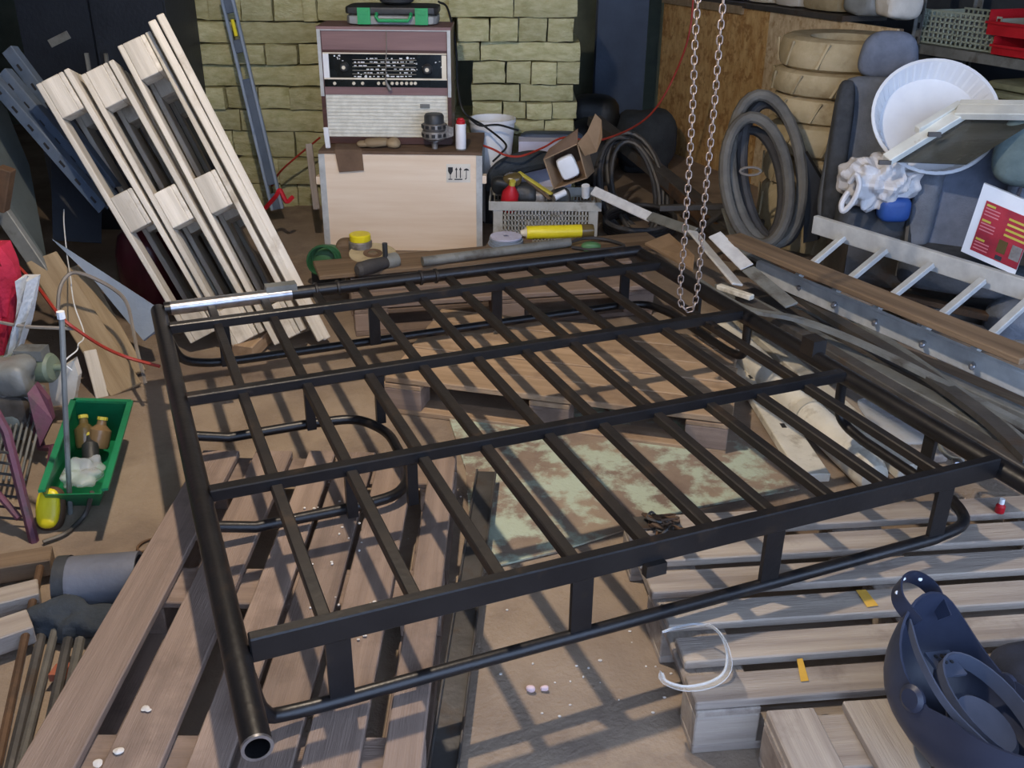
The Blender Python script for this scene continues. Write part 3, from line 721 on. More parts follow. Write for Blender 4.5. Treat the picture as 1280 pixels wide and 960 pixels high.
# ------------------------------------------------------------------ alternator and spray can on the crate
AY = CY + 0.07
q = wp(543, 170, AY)
AR = (wp(558, 165, AY).x - wp(528, 165, AY).x) / 2
ab = ctop + 0.013; at_ = wp(543, 142, AY).z - ab
al = thing('alternator', 'cast metal car alternator standing upright on the crate beside the spray can', 'alternator', (q.x, AY, ab))
o = Vector((q.x, AY, ab))
G().lathe([(AR * 0.25, 0), (AR * 0.25, at_ * 0.22), (AR * 0.5, at_ * 0.22), (AR * 0.5, at_ * 0.28)], o, ZX, 18).build('shaft_hub', m_castal, al)
G().lathe([(AR * 0.8, at_ * 0.27), (AR * 1.0, at_ * 0.32), (AR * 1.03, at_ * 0.5), (AR, at_ * 0.52)], o, ZX, 24).build('lower_housing', m_castal, al)
G().lathe([(AR * 0.96, at_ * 0.52), (AR * 0.96, at_ * 0.58)], o, ZX, 24).build('stator', m_darksteel, al)
G().lathe([(AR, at_ * 0.58), (AR * 1.03, at_ * 0.6), (AR * 0.98, at_ * 0.72), (AR * 0.8, at_ * 0.74)], o, ZX, 24).build('upper_housing', m_castal, al)
G().lathe([(AR * 0.82, at_ * 0.73), (AR * 0.82, at_ * 0.94), (AR * 0.7, at_)], o, ZX, 24).build('rear_cover', m_darkplastic, al)
for k in range(12):
    a = 2 * math.pi * k / 12
    d_ = Vector((math.cos(a), math.sin(a), 0)); tt = ZX.cross(d_)
    for zz_ in (0.42, 0.655):
        G().box(o + d_ * AR * 1.0 + ZX * at_ * zz_, (AR * 0.3, AR * 0.12, at_ * 0.09), (tt, d_, ZX)).build('vent_slot', m_print, al, False)
G().prism([o + Vector((AR * 0.9, -0.01, at_ * 0.3)), o + Vector((AR * 1.6, -0.01, at_ * 0.38)), o + Vector((AR * 1.6, -0.01, at_ * 0.62)), o + Vector((AR * 0.9, -0.01, at_ * 0.68))], (0, 0.025, 0)).build('mounting_ear', m_castal, al, False)
q = wp(576, 170, AY - 0.01); o = Vector((q.x, AY - 0.01, ab)); h = wp(576, 147, AY).z - ab
sp = thing('spray_can', 'white spray can with a red cap standing on the plywood crate', 'spray can', o)
sr = 0.027
G().lathe([(sr * 0.95, 0), (sr, 0.004), (sr, h * 0.78), (sr * 0.9, h * 0.82)], o, ZX, 20).build('body', m_spray, sp)
G().lathe([(sr * 1.01, 0.0), (sr * 1.01, 0.006)], o, ZX, 20).build('base_rim', m_greysteel, sp)
G().lathe([(sr * 0.85, h * 0.81), (sr * 0.85, h * 0.92), (sr * 0.6, h * 0.95), (sr * 0.58, h)], o, ZX, 20).build('cap', m_red, sp)

# ------------------------------------------------------------------ plastic basket and its contents
BY = 5.0
b0 = wp(617, 290, BY).x; b1 = wp(746, 290, BY).x; bz = wp(680, 252, BY).z
bk_ = thing('plastic_basket', 'light grey perforated plastic basket full of scrap right of the crate', 'basket', ((b0 + b1) / 2, BY + 0.16, 0))
bd_ = 0.30
lip0 = wp(612, 256, BY).x; lip1 = wp(751, 256, BY).x
bx_ = (b0 + b1) / 2
ztop = bz; zlip = wp(680, 263, BY).z
# front wall as a lattice: rim, posts and bars
def basket_wall(p0, p1, nx, nz, z0, z1, name, par):
    p0 = Vector(p0); p1 = Vector(p1); d_ = (p1 - p0); L = d_.length; d_ = d_.normalized()
    g = G()
    for i in range(nx + 1):
        c = p0 + d_ * (L * i / nx); g.box((c.x, c.y, (z0 + z1) / 2), (0.007, 0.004, z1 - z0), (d_, ZX.cross(d_), ZX))
    for k in range(nz + 1):
        c = (p0 + p1) / 2; z = z0 + (z1 - z0) * k / nz; g.box((c.x, c.y, z), (L, 0.004, 0.007), (d_, ZX.cross(d_), ZX))
    return g.build(name, m_basket, par, False)
basket_wall((b0 + 0.045, BY, 0), (b1 - 0.045, BY, 0), 26, 7, 0.03, zlip, 'front_lattice', bk_)
for x0_, x1_ in ((b0, b0 + 0.045), (b1 - 0.045, b1)):
    G().box(((x0_ + x1_) / 2, BY, zlip / 2 + 0.01), (x1_ - x0_, 0.006, zlip - 0.02)).build('corner_panel', m_basket, bk_, False)
basket_wall((b0, BY, 0), (b0, BY + bd_, 0), 16, 7, 0.03, zlip, 'side_lattice', bk_)
basket_wall((b1, BY, 0), (b1, BY + bd_, 0), 16, 7, 0.03, zlip, 'side_lattice', bk_)
basket_wall((b0, BY + bd_, 0), (b1, BY + bd_, 0), 30, 7, 0.03, zlip, 'back_lattice', bk_)
G().box((bx_, BY + bd_ / 2, 0.015), (b1 - b0, bd_, 0.012)).build('bottom', m_basket, bk_, False)
g = G()
for y in (BY - 0.006, BY + bd_ + 0.006): g.box((bx_, y, (ztop + zlip) / 2), (lip1 - lip0, 0.008, ztop - zlip))
for x in (lip0, lip1): g.box((x, BY + bd_ / 2, (ztop + zlip) / 2), (0.008, bd_ + 0.012, ztop - zlip))
g.build('rim', m_basket, bk_, False)
# contents
def put(name, m, label, cat, g, smooth=True): return solo(g, name, m, label, cat, smooth)
q = wp(638, 243, BY + 0.06)
t = thing('red_bottle', 'dark red plastic bottle lying in the grey basket', 'bottle', q)
G().lathe([(0.02, -0.10), (0.042, -0.09), (0.046, -0.03), (0.044, 0.01), (0.02, 0.045), (0.014, 0.06)], q, (0.15, -0.3, 1), 16).build('body', m_red, t)
G().lathe([(0.017, 0.058), (0.017, 0.082)], q, (0.15, -0.3, 1), 12).build('cap', m_yellowdull, t)
q0 = wp(648, 215, BY + 0.18); q1 = wp(690, 243, BY + 0.08)
bar('yellow_rule', q0, q1, 0.03, 0.010, m_yellowdull, None); tag(bpy.data.objects['yellow_rule'], 'yellowish wooden folding rule sticking out of the grey basket', 'ruler')
q0 = wp(655, 222, BY + 0.16); q1 = wp(688, 249, BY + 0.06)
bar('dark_stick', q0, q1, 0.02, 0.012, m_plank, None); tag(bpy.data.objects['dark_stick'], 'dark wooden stick beside the yellow rule in the basket', 'stick')
random.seed(21)
for i, (x, y, s_, m, lab) in enumerate([(655, 240, 0.07, m_darkplastic, 'dark plastic lump in the middle of the grey basket'), (700, 246, 0.06, m_hose, 'grey scrap piece under the open carton in the basket'), (628, 232, 0.06, m_wire, 'black plastic housing at the left end of the basket'), (668, 247, 0.055, m_castal, 'grey metal casting among the basket scrap'), (640, 225, 0.05, m_bottle, 'olive glass jar behind the red bottle')]):
    q = wp(x, y, BY + 0.13); g = G(); g.soft(q, (s_ * 2, s_ * 1.6, s_ * 1.5), p=3, n=6, amp=0.02, seed=i * 3.3, fr=14)
    solo(g, 'scrap_piece', m, lab, 'scrap', True, 'scrap in the basket')
for i, (x0, y0, x1, y1, r) in enumerate([(693, 247, 707, 240, 0.018), (732, 232, 732, 246, 0.022)]):
    a = wp(x0, y0, BY + 0.03); b = wp(x1, y1, BY + 0.05)
    g = G(); g.tube([a, b], [r, r * 0.92], 14)
    solo(g, 'white_tube', m_white, ['short white tube lying on the basket rim', 'white plastic cup shape standing at the right end of the basket'][i], 'tube')
# open cardboard carton tilted on the basket
t = thing('open_carton', 'small open cardboard carton tilted on the basket with white foam inside', 'carton', wp(712, 215, BY + 0.15))
ca = [wp(679, 199, BY + 0.06), wp(722, 179, BY + 0.06), wp(734, 223, BY + 0.06), wp(692, 237, BY + 0.06)]
xx = (ca[1] - ca[0]); yy = (ca[3] - ca[0]); nn = xx.cross(yy).normalized()
if nn.y < 0: nn = -nn
dep = nn * 0.16 + Vector((0.05, 0, 0))
for nm, a, b in (('side_wall', 0, 1), ('side_wall', 1, 2), ('side_wall', 2, 3), ('side_wall', 3, 0)):
    p0, p1 = ca[a], ca[b]; inn = ((ca[0] + ca[2]) / 2 - (p0 + p1) / 2).normalized() * 0.006
    g = G(); g.prism([p0, p1, p1 + dep, p0 + dep], inn); g.build(nm, m_card, t, False)
G().prism([p + dep for p in ca], nn * 0.005).build('back_wall', m_carddark, t, False)
fl_ = [wp(722, 179, BY + 0.06), wp(734, 165, BY + 0.02), wp(744, 142, BY), wp(752, 150, BY), wp(753, 172, BY), wp(746, 190, BY + 0.03), wp(731, 195, BY + 0.06)]
G().prism(fl_, (0, 0.006, 0)).build('flap', m_card, t, False)
G().prism([ca[0] , ca[1], ca[1] + Vector((0.0, 0.02, 0.07)), ca[0] + Vector((0.03, 0.02, 0.05))], (0, 0.005, 0)).build('flap', m_carddark, t, False)
G().soft((ca[0] + ca[1] + ca[2] * 1.6 + ca[3]) / 4.6 + nn * 0.05, (0.10, 0.06, 0.12), (xx.normalized(), nn, nn.cross(xx.normalized())), p=5, n=5).build('foam_insert', m_white, t)
# bucket and odds behind the basket
q = wp(612, 200, 5.55)
bu = thing('white_bucket', 'translucent white plastic bucket behind the crate against the mineral wool', 'bucket', (wp(614, 170, 5.55).x, 5.6, 0))
bz1 = wp(614, 150, 5.55).z; br = (wp(645, 160, 5.55).x - wp(588, 160, 5.55).x) / 2
o = Vector((wp(615, 170, 5.55).x, 5.62, 0.0))
G().lathe([(br * 0.8, bz1 - 0.33), (br, bz1 - 0.02), (br * 1.05, bz1 - 0.02), (br * 1.05, bz1), (br * 0.96, bz1), (br * 0.77, bz1 - 0.31)], o, ZX, 28, True, True).build('pail', m_white, bu)
G().lathe([(br * 0.86, 0.0), (br * 0.86, bz1 - 0.332)], o, ZX, 20).build('stand_drum', m_darkplastic, bu)
g = G(); q = wp(655, 190, 5.5); g.box((q.x + 0.12, 5.55, wp(660, 200, 5.5).z / 2 + 0.05), (0.30, 0.14, wp(660, 175, 5.5).z))
solo(g, 'lavender_carton', m_lavender, 'pale lavender carton standing between bucket and open carton', 'carton', False)
g = G(); q = wp(690, 172, 5.62); g.soft((q.x, 5.66, q.z - 0.02), (0.36, 0.12, 0.09), p=5, n=6); g.box((q.x, 5.70, (q.z - 0.06) / 2), (0.2, 0.06, q.z - 0.06))
solo(g, 'blue_case', m_blue, 'dark blue case lying behind the lavender carton', 'case')
g = G(); q = wp(660, 212, 5.32)
pts = curve([wp(610, 238, 5.32), wp(622, 216, 5.32), wp(650, 204, 5.34), wp(680, 200, 5.36), wp(700, 205, 5.36)], 6)
g.tube(pts, [0.02 + 0.04 * math.sin(math.pi * i / (len(pts) - 1)) for i in range(len(pts))], 10)
solo(g, 'grey_tarpaulin', m_rag, 'rolled dark grey tarpaulin draped behind the basket', 'tarpaulin')
# cables
def cable(name, pts, r, m, label, cat='cable', k=6):
    return solo(G().tube(curve(pts, k), r, 6), name, m, label, cat)
cable('black_cable', [wp(548, 2, RY + 0.2), wp(560, 12, RY + 0.25), wp(570, 60, RY + 0.3), wp(572, 105, RY + 0.28), wp(580, 140, RY + 0.2), wp(606, 158, 5.4), wp(632, 180, 5.3), wp(626, 192, 5.2), wp(616, 202, 5.2)], 0.006, m_wire, 'thin black cable hanging down behind the radio')
cable('black_cable', [wp(585, 146, 5.4), wp(600, 157, 5.38), wp(622, 156, 5.4), wp(648, 163, 5.45)], 0.006, m_wire, 'short black cable across the white bucket')
cable('red_cable', [wp(592, 178, 5.25), wp(615, 186, 5.2), wp(632, 194, 5.2), wp(652, 195, 5.2), wp(680, 184, 5.3), wp(705, 172, 5.3), wp(745, 176, 5.4), wp(790, 160, 5.7), wp(820, 135, 5.9), wp(845, 90, 6.0), wp(862, 40, 6.1), wp(868, -20, 6.1)], 0.006, m_wirered, 'red cable rising from behind the basket along the chipboard partition')
cable('red_cable', [wp(340, 232, 5.7), wp(350, 215, 5.6), wp(372, 195, 5.55), wp(400, 172, 5.5)], 0.006, m_wirered, 'thin red cable looping left of the plywood crate')
cable('red_strap', [wp(332, 260, 5.0), wp(345, 245, 4.95), wp(350, 238, 4.95), wp(358, 252, 4.95), wp(366, 246, 4.98)], 0.012, m_red, 'small red strap between level and plywood crate', 'strap')
# grey batten leaning left of the crate
bar('grey_batten', wp(396, 262, CY + 0.06), wp(386, 180, CY + 0.2), 0.035, 0.02, m_palgrey, None, up=Y1); tag(bpy.data.objects['grey_batten'], 'grey wooden batten leaning against the left side of the plywood crate', 'batten')

# ------------------------------------------------------------------ spirit level leaning on the wool
l0 = fp(349, 262, 0.0); l0 = wp(347, 262, 5.45); l1 = wp(283, -6, 5.72)
lv = thing('spirit_level', 'long blue grey spirit level leaning against the mineral wool blocks', 'spirit level', l0)
x, y, z = frame(l0, l1, Y1)
L = (l1 - l0).length
W_ = 0.075
def lvl(a, b, off, wd, nm, m, t_=0.022): 
    bar(nm, l0 + x * a + y * off, l0 + x * b + y * off, wd, t_, m, lv, up=Y1)
lvl(0, L, W_ / 2 - 0.008, 0.016, 'edge_rail', m_paleblue, 0.028); lvl(0, L, -W_ / 2 + 0.008, 0.016, 'edge_rail', m_paleblue, 0.028)
segs = [(0.0, 0.22), (0.30, 1.14), (1.24, 1.32), (1.42, L)]
segs = [(0, L * 0.08), (L * 0.12, L * 0.62), (L * 0.74, L * 0.80), (L * 0.92, L)]
for a, b in segs: lvl(a, b, 0, W_ - 0.03, 'web', m_bluegrey, 0.014)
G().tube([l0 + x * L * 0.815, l0 + x * L * 0.89], 0.010, 10).build('vial', m_yellow, lv)
# ================================================================== right side: chipboard partition, tyres, hoses, shelving
UO = 3.97
OZ = 1.09
pt = thing('chipboard_partition', 'low chipboard partition running along the right behind the hose coil', 'partition', uv(UO, 5.2, 0), A0)
def panel(v0, v1, z0, z1, name, m, th=0.018, u=UO):
    g = G(); g.bar(uv(u + th / 2, v0, (z0 + z1) / 2), uv(u + th / 2, v1, (z0 + z1) / 2), th, z1 - z0); return g.build(name, m, pt, False)
panel(4.3, 5.42, 0.0, OZ, 'chipboard_panel', m_osbpale)
panel(5.424, 6.72, 0.0, OZ, 'chipboard_panel', m_osb)
g = G(); g.bar(uv(UO + 0.14, 4.72, OZ + 0.015), uv(UO + 0.14, 6.72, OZ + 0.015), 0.32, 0.03); g.build('top_ledge', m_darksteel, pt, False)
g = G(); g.bar(uv(UO - 0.012, 5.7, OZ - 0.015), uv(UO - 0.012, 6.72, OZ - 0.015), 0.02, 0.05); g.build('ledge_batten', m_tanboard, pt, False)
for v in (4.36, 5.42, 6.66):
    g = G(); g.bar(uv(UO + 0.05, v, 0), uv(UO + 0.05, v, OZ - 0.005), 0.06, 0.05, up=VX); g.build('stud', m_plank, pt, False)
# packages on the ledge
random.seed(9)
def along(px, Zt=OZ + 0.03, u=UO + 0.1):
    """point on line u=const at height Zt whose pixel x is px"""
    lo_, hi_ = 2.0, 8.0
    for _ in range(50):
        mid = (lo_ + hi_) / 2; P = uv(u, mid, Zt) - CO
        x = 640 + F_PX * P.dot(CR) / P.dot(_f)
        if x > px: lo_ = mid
        else: hi_ = mid
    return (lo_ + hi_) / 2
pk = [(862, 905, 0.10, m_paper, 'pink tinted'), (908, 938, 0.16, m_lavender, 'pale lilac'), (940, 972, 0.17, m_cream, 'off white'), (975, 1008, 0.16, m_paper, 'white'), (1010, 1058, 0.15, m_tyre, 'sand coloured')]
for a, b, h, m, c_ in pk:
    v1, v0 = along(a), along(b)
    g = G(); g.soft(uv(UO + 0.17, (v0 + v1) / 2, OZ + 0.032 + h / 2), (abs(v1 - v0) * 0.97, 0.28, h), (VX, -UX, ZX), p=7, n=5)
    solo(g, 'paper_package', m, '%s paper package standing on the ledge of the chipboard partition' % c_, 'package', True, 'packages on the partition ledge')
v1, v0 = along(1062), along(1100)
g = G(); g.soft(uv(UO + 0.14, (v0 + v1) / 2, OZ + 0.10), (abs(v1 - v0), 0.24, 0.14), (VX, -UX, ZX), p=4, n=6, amp=0.02, fr=9)
solo(g, 'silver_bag', m_greyplastic, 'crumpled silver grey bag at the end of the partition ledge', 'bag')
v1, v0 = along(1092), along(1136, u=UO + 0.2)
g = G(); g.soft(uv(UO + 0.16, (v0 + v1) / 2 - 0.03, OZ + 0.095), (abs(v1 - v0), 0.24, 0.12), (VX, -UX, ZX), p=4, n=6, amp=0.02, seed=4, fr=9)
solo(g, 'pale_sack', m_paper, 'limp pale sack next to the silver bag above the tyres', 'sack')

# ------------------------------------------------------------------ wrapped tyres
TY = 5.0
tc0 = wp(1036, 170, TY)
ys = [(290, 245), (245, 204), (204, 162), (162, 128), (128, 95), (95, 52)]
tx = wp(1044, 170, TY).x; tr = wp(1044, 170, TY).x - wp(966, 170, TY).x
zprev = 0.0
for i, (ya, yb) in enumerate(ys):
    z1 = wp(1040, yb, TY - 0.2).z; h = z1 - zprev
    o = Vector((tx + [0.0, 0.01, -0.015, 0.012, 0.0, 0.02][i], TY + 0.12, zprev))
    ty = thing('wrapped_tyre', 'beige paper wrapped tyre, %s from the bottom of the stack' % ORD[i], 'tyre', o, group='stack of wrapped tyres')
    r = tr
    G().lathe([(r * 0.55, 0.01), (r * 0.86, 0.0), (r * 0.96, h * 0.10), (r, h * 0.35), (r, h * 0.62), (r * 0.96, h * 0.9), (r * 0.86, h), (r * 0.55, h - 0.01), (r * 0.52, h * 0.5)], o, ZX, 32, False, False).build('wrapped_carcass', m_tyre, ty)
    for k in range(10):
        a = 2 * math.pi * k / 10 + i * 0.3; d_ = Vector((math.cos(a), math.sin(a), 0)); tt = ZX.cross(d_)
        G().prism([o + d_ * r * 0.985 + tt * 0.0 + ZX * h * 0.12, o + d_ * r * 0.985 + tt * 0.012 + ZX * h * 0.12, o + d_ * r * 0.985 + tt * 0.06 + ZX * h * 0.88, o + d_ * r * 0.985 + tt * 0.048 + ZX * h * 0.88], d_ * 0.01).build('wrap_seam', m_tyre, ty, False)
    zprev = z1

# ------------------------------------------------------------------ standing coil of thick hose
HY = 4.66
def loop(cx, cy, rx, ry, Y0, tilt, n=26, rot=0.0):
    pts = []
    for k in range(n):
        a = 2 * math.pi * k / n
        dx, dy = rx * math.cos(a), ry * math.sin(a)
        x_ = cx + dx * math.cos(rot) - dy * math.sin(rot); y_ = cy + dx * math.sin(rot) + dy * math.cos(rot)
        P = wp(x_, y_, Y0 + tilt * dy / 88.0 * -1)
        pts.append(P)
    return pts
hc = thing('hose_coil', 'standing coil of thick grey rubber hose in front of the chipboard partition', 'hose', wp(955, 290, HY))
for i, (cx, cy, rx, ry, yo, m) in enumerate([(958, 212, 44, 94, 0.0, m_hose), (946, 226, 40, 80, -0.07, m_hose), (966, 216, 38, 88, 0.07, m_rubber), (944, 232, 33, 70, 0.05, m_rubber)]):
    G().tube(loop(cx, cy, rx, ry, HY + yo, 0.12, 28, R(-6)), 0.028 if i < 3 else 0.024, 10, True).build('hose_turn', m, hc)
G().tube(loop(938, 214, 13, 5, HY - 0.07, 0.0, 14), 0.006, 6, True).build('binding', m_wiregrey, hc)
g = G(); g.prism([wp(1006, 190, 4.66), wp(1026, 225, 4.64), wp(1022, 300, 4.62), wp(1004, 304, 4.62)], (0.02, 0.03, 0)); solo(g, 'black_board', m_print, 'dark black board leaning between hose coil and tyres', 'board', False)

# black cable coil, left of the partition
CYc = 5.62
cc = thing('cable_coil', 'standing coil of thin dark cable behind the basket', 'cable coil', wp(790, 300, CYc))
random.seed(17)
for i in range(7):
    G().tube(loop(790 + random.uniform(-7, 7), 232 + random.uniform(-4, 5), 34 + random.uniform(-6, 6), 62 + random.uniform(-5, 4), CYc + random.uniform(-0.06, 0.06), 0.2, 26, R(-14 + random.uniform(-5, 5))), 0.014, 7, True).build('cable_turn', m_rubber if i % 2 else m_darksteel, cc)
cc = thing('cable_coil', 'low pile of dark cable loops on the floor right of the basket', 'cable coil', fp(800, 292, 0))
for i in range(5):
    G().tube([fp(800 + 44 * math.cos(2 * math.pi * k / 22), 284 + 16 * math.sin(2 * math.pi * k / 22) - i * 3, 0.02 + 0.03 * i) for k in range(22)], 0.013, 7, True).build('cable_turn', m_rubber, cc)
# dark heap in the far corner
random.seed(4)
for i, (x, y, Y, sx, sy, sz, m, lab) in enumerate([(738, 165, 7.0, 0.36, 0.4, 0.5, m_wire, 'black plastic bag heaped in the corner below the blue column'), (806, 172, 6.95, 0.42, 0.4, 0.4, m_rag, 'dark rag bundle right of the black bag in the corner'), (735, 205, 6.55, 0.4, 0.35, 0.4, m_darkplastic, 'dark plastic tub behind the open carton')]):
    q = wp(x, y, Y); g = G(); g.soft((q.x, Y, max(sz / 2, q.z)), (sx, sy, sz), p=3, n=7, amp=0.05, seed=i * 7, fr=5)
    g.soft((q.x, Y, max(0.02, (q.z - sz / 3) / 2)), (sx * 0.8, sy * 0.8, max(0.05, q.z - sz / 4)), p=5, n=4)
    solo(g, ['black_bag', 'rag_bundle', 'plastic_tub'][i], m, lab, ['bag', 'rag', 'tub'][i])

# ------------------------------------------------------------------ long steel stock lying on the right
def stock(name, p0, p1, w_, t_, m, label, cat='steel bar', up=ZX, grp='steel stock on the right'):
    o = bar(name, p0, p1, w_, t_, m, None, up); tag(o, label, cat, grp); return o
def channel(name, p0, p1, w_, h_, m, label, cat='steel channel', grp='steel stock on the right', up=ZX):
    """U channel: base plate plus two flanges as parts"""
    p0 = Vector(p0); p1 = Vector(p1); x, y, z = frame(p0, p1, up)
    t = thing(name, label, cat, M=matx((p0 + p1) / 2, x, y, z), group=grp)
    bar('web', p0, p1, w_, 0.006, m, t, up)
    for s_ in (-1, 1): bar('flange', p0 + y * s_ * (w_ / 2 - 0.003) + z * h_ / 2, p1 + y * s_ * (w_ / 2 - 0.003) + z * h_ / 2, 0.006, h_, m, t, up)
    return t
# beams along the partition
stock('dark_girder', fp(952, 318, 0.06), wp(742, 150, 6.3), 0.09, 0.06, m_darksteel, 'dark steel beam sloping along the foot of the chipboard partition')
stock('rusty_girder', fp(932, 316, 0.05), wp(782, 178, 6.0), 0.08, 0.07, m_rust, 'rusty brown beam lying beside the dark beam at the partition')
stock('dark_girder', fp(915, 304, 0.12), wp(848, 252, 5.6), 0.06, 0.05, m_darksteel, 'short dark beam in front of the rusty beam')
# bright strip and bent strips
stock('bright_strip', wp(741, 238, 4.9), wp(814, 272, 4.65), 0.05, 0.010, m_bright, 'bright steel strip sloping down beside the basket', up=Vector((0, -1, 0.5)))
stock('grey_strip', wp(812, 270, 4.66), wp(868, 290, 4.3), 0.05, 0.010, m_greysteel, 'dull steel strip continuing below the bright strip', up=Vector((0, -1, 0.5)))
stock('bent_strip', wp(865, 289, 4.28), wp(922, 356, 3.72), 0.05, 0.010, m_bright, 'grey metal strip bending down toward the rack corner', up=Vector((0.3, -0.8, 0.6)))
stock('bright_strip', wp(893, 293, 3.95), wp(934, 334, 3.75), 0.06, 0.008, m_bright, 'short bright steel plate lying near the hanging chain', up=Vector((0.1, -0.8, 0.6)))
stock('grey_strip', wp(935, 336, 3.74), wp(990, 382, 3.45), 0.055, 0.010, m_greysteel, 'dull grey strip running from the bright plate under the ladder', up=Vector((0.1, -0.8, 0.6)))
stock('dark_channel', wp(824, 260, 4.95), wp(905, 258, 4.95), 0.03, 0.03, m_darksteel, 'dark steel bar lying crosswise behind the hanging chain')
stock('dark_bar', wp(868, 292, 4.7), wp(905, 264, 4.85), 0.025, 0.02, m_darksteel, 'short dark bar propped against the crosswise bar')
stock('grey_strip', wp(906, 262, 4.85), wp(918, 300, 4.5), 0.04, 0.01, m_greysteel, 'bent grey strip end standing behind the bright plate', up=Y1)
stock('dark_bar', wp(916, 278, 4.9), wp(955, 278, 4.9), 0.03, 0.03, m_darksteel, 'short dark bar end below the hose coil')
# cardboard sheet behind the rack corner
g = G(); g.prism([fp(806, 306, 0.2), fp(836, 294, 0.24), fp(868, 322, 0.26), fp(866, 340, 0.22)], (0, 0, 0.01)); solo(g, 'cardboard_sheet', m_card, 'brown cardboard sheet lying behind the far right rack corner', 'cardboard', False)
# long stock running toward the viewer along the rack
random.seed(31)
def long_(name, a, b, z0, z1, w_, t_, m, label, up=ZX):
    return stock(name, fp(a[0], a[1], z0), fp(b[0], b[1], z1), w_, t_, m, label, up=up)
long_('brown_plank', (913, 296), (1290, 449), 0.40, 0.42, 0.11, 0.022, m_plank, 'long brown wooden plank lying across the ladder rungs', up=ZX)
long_('steel_angle', (925, 372), (1290, 590), 0.26, 0.24, 0.05, 0.03, m_darksteel, 'dark steel bar lying right beside the rack tube')
long_('steel_angle', (900, 358), (1290, 566), 0.20, 0.22, 0.06, 0.03, m_greysteel, 'grey steel bar lying second from the rack tube')
long_('steel_pipe_bar', (935, 366), (1290, 545), 0.16, 0.18, 0.07, 0.04, m_darksteel, 'dark flat bar lying third from the rack tube')
long_('steel_angle', (955, 372), (1290, 523), 0.14, 0.16, 0.05, 0.03, m_greysteel, 'thin grey steel bar lying below the near ladder rail')
long_('dark_plank', (985, 390), (1290, 508), 0.08, 0.08, 0.08, 0.04, m_plank, 'dark plank on the floor under the near ladder rail')
long_('steel_angle', (905, 320), (1290, 408), 0.12, 0.12, 0.05, 0.03, m_rust, 'rusty bar lying on the floor between the ladder rails')
long_('steel_angle', (948, 310), (1290, 385), 0.08, 0.08, 0.05, 0.03, m_darksteel, 'dark bar lying on the floor under the far ladder rail')
long_('grey_batten', (925, 330), (1290, 432), 0.06, 0.06, 0.06, 0.03, m_palgrey, 'grey batten lying on the floor under the ladder rungs')
long_('pale_batten', (898, 358), (940, 372), 0.30, 0.30, 0.03, 0.02, m_wpipe, 'short pale batten end behind the right rack tube')
# curved strips (spring steel) from the rack corner to the right edge
def strip(pts, w_, t_, m, name, label):
    c_ = curve(pts, 8); g = G(); n_ = len(c_)
    for i in range(n_):
        tt = (c_[min(i + 1, n_ - 1)] - c_[max(i - 1, 0)]).normalized(); s_ = ZX.cross(tt).normalized() * (w_ / 2); u_ = tt.cross(s_).normalized() * (t_ / 2)
        g.v += [c_[i] + s_ + u_, c_[i] - s_ + u_, c_[i] - s_ - u_, c_[i] + s_ - u_]
    for i in range(n_ - 1):
        for j in range(4): g.f.append((i * 4 + j, i * 4 + (j + 1) % 4, i * 4 + 4 + (j + 1) % 4, i * 4 + 4 + j))
    g.f.append((3, 2, 1, 0)); k = (n_ - 1) * 4; g.f.append((k, k + 1, k + 2, k + 3))
    return solo(g, name, m, label, 'steel strip', False, 'steel stock on the right')
strip([fp(900, 300, 0.3), fp(985, 345, 0.26), fp(1100, 420, 0.25), fp(1200, 490, 0.25), fp(1290, 560, 0.25)], 0.035, 0.012, m_greysteel, 'curved_strip', 'long curved grey strip bowing between ladder and rack')
strip([fp(930, 320, 0.25), fp(1020, 385, 0.24), fp(1130, 450, 0.26), fp(1230, 520, 0.27), fp(1290, 575, 0.27)], 0.05, 0.02, m_darksteel, 'curved_strip', 'broad dark curved strip next to the rack tube')
strip([fp(870, 350, 0.28), fp(930, 385, 0.3), fp(1000, 400, 0.3), fp(1100, 440, 0.28), fp(1290, 536, 0.26)], 0.03, 0.014, m_greysteel, 'curved_strip', 'thin grey curved strip crossing under the near ladder rail')

# ------------------------------------------------------------------ ladder
near = [(947, 334), (1290, 476)]; farr = [(1018, 276), (1290, 360)]
NZ, FZ = 0.29, 0.45
ld_ = thing('aluminium_ladder', 'aluminium ladder lying tilted over the steel stock on the right', 'ladder', fp(1150, 400, 0.0))
n0, n1 = fp(947, 336, NZ), fp(1295, 486, NZ); f0, f1 = fp(1018, 280, FZ), fp(1295, 366, FZ)
up_l = ((f0 + f1) / 2 - (n0 + n1) / 2); ax_l = (n1 - n0).normalized(); up_l = (up_l - ax_l * up_l.dot(ax_l)).normalized(); nl = ax_l.cross(up_l)
def rail(p0, p1):
    x, y, z = frame(p0, p1, up_l)
    r_ = bar('rail', p0, p1, 0.028, 0.075, m_alu, ld_)
    return r_, x, y, z
rN, *_a = rail(n0, n1); rF, *_b = rail(f0, f1)
rn = [(993, 349), (1036, 371), (1087, 393), (1146, 420), (1208, 447), (1275, 477)]; rf = [(1055, 296), (1107, 312), (1165, 330), (1229, 350), (1292, 370), (1360, 392)]
for (a, b) in zip(rn, rf):
    p0 = fp(a[0], a[1], NZ); p1 = fp(b[0], b[1], FZ)
    bar('rung', p0, p1, 0.03, 0.022, m_alu, ld_)
for a in rn[:5]:
    p0 = fp(a[0] + 8, a[1] + 9, NZ)
    G().lathe([(0.010, 0), (0.010, 0.032), (0.006, 0.036)], p0 , Vector((-0.5, -0.85, 0.1)), 10).build('rivet', m_steelbare, rN)

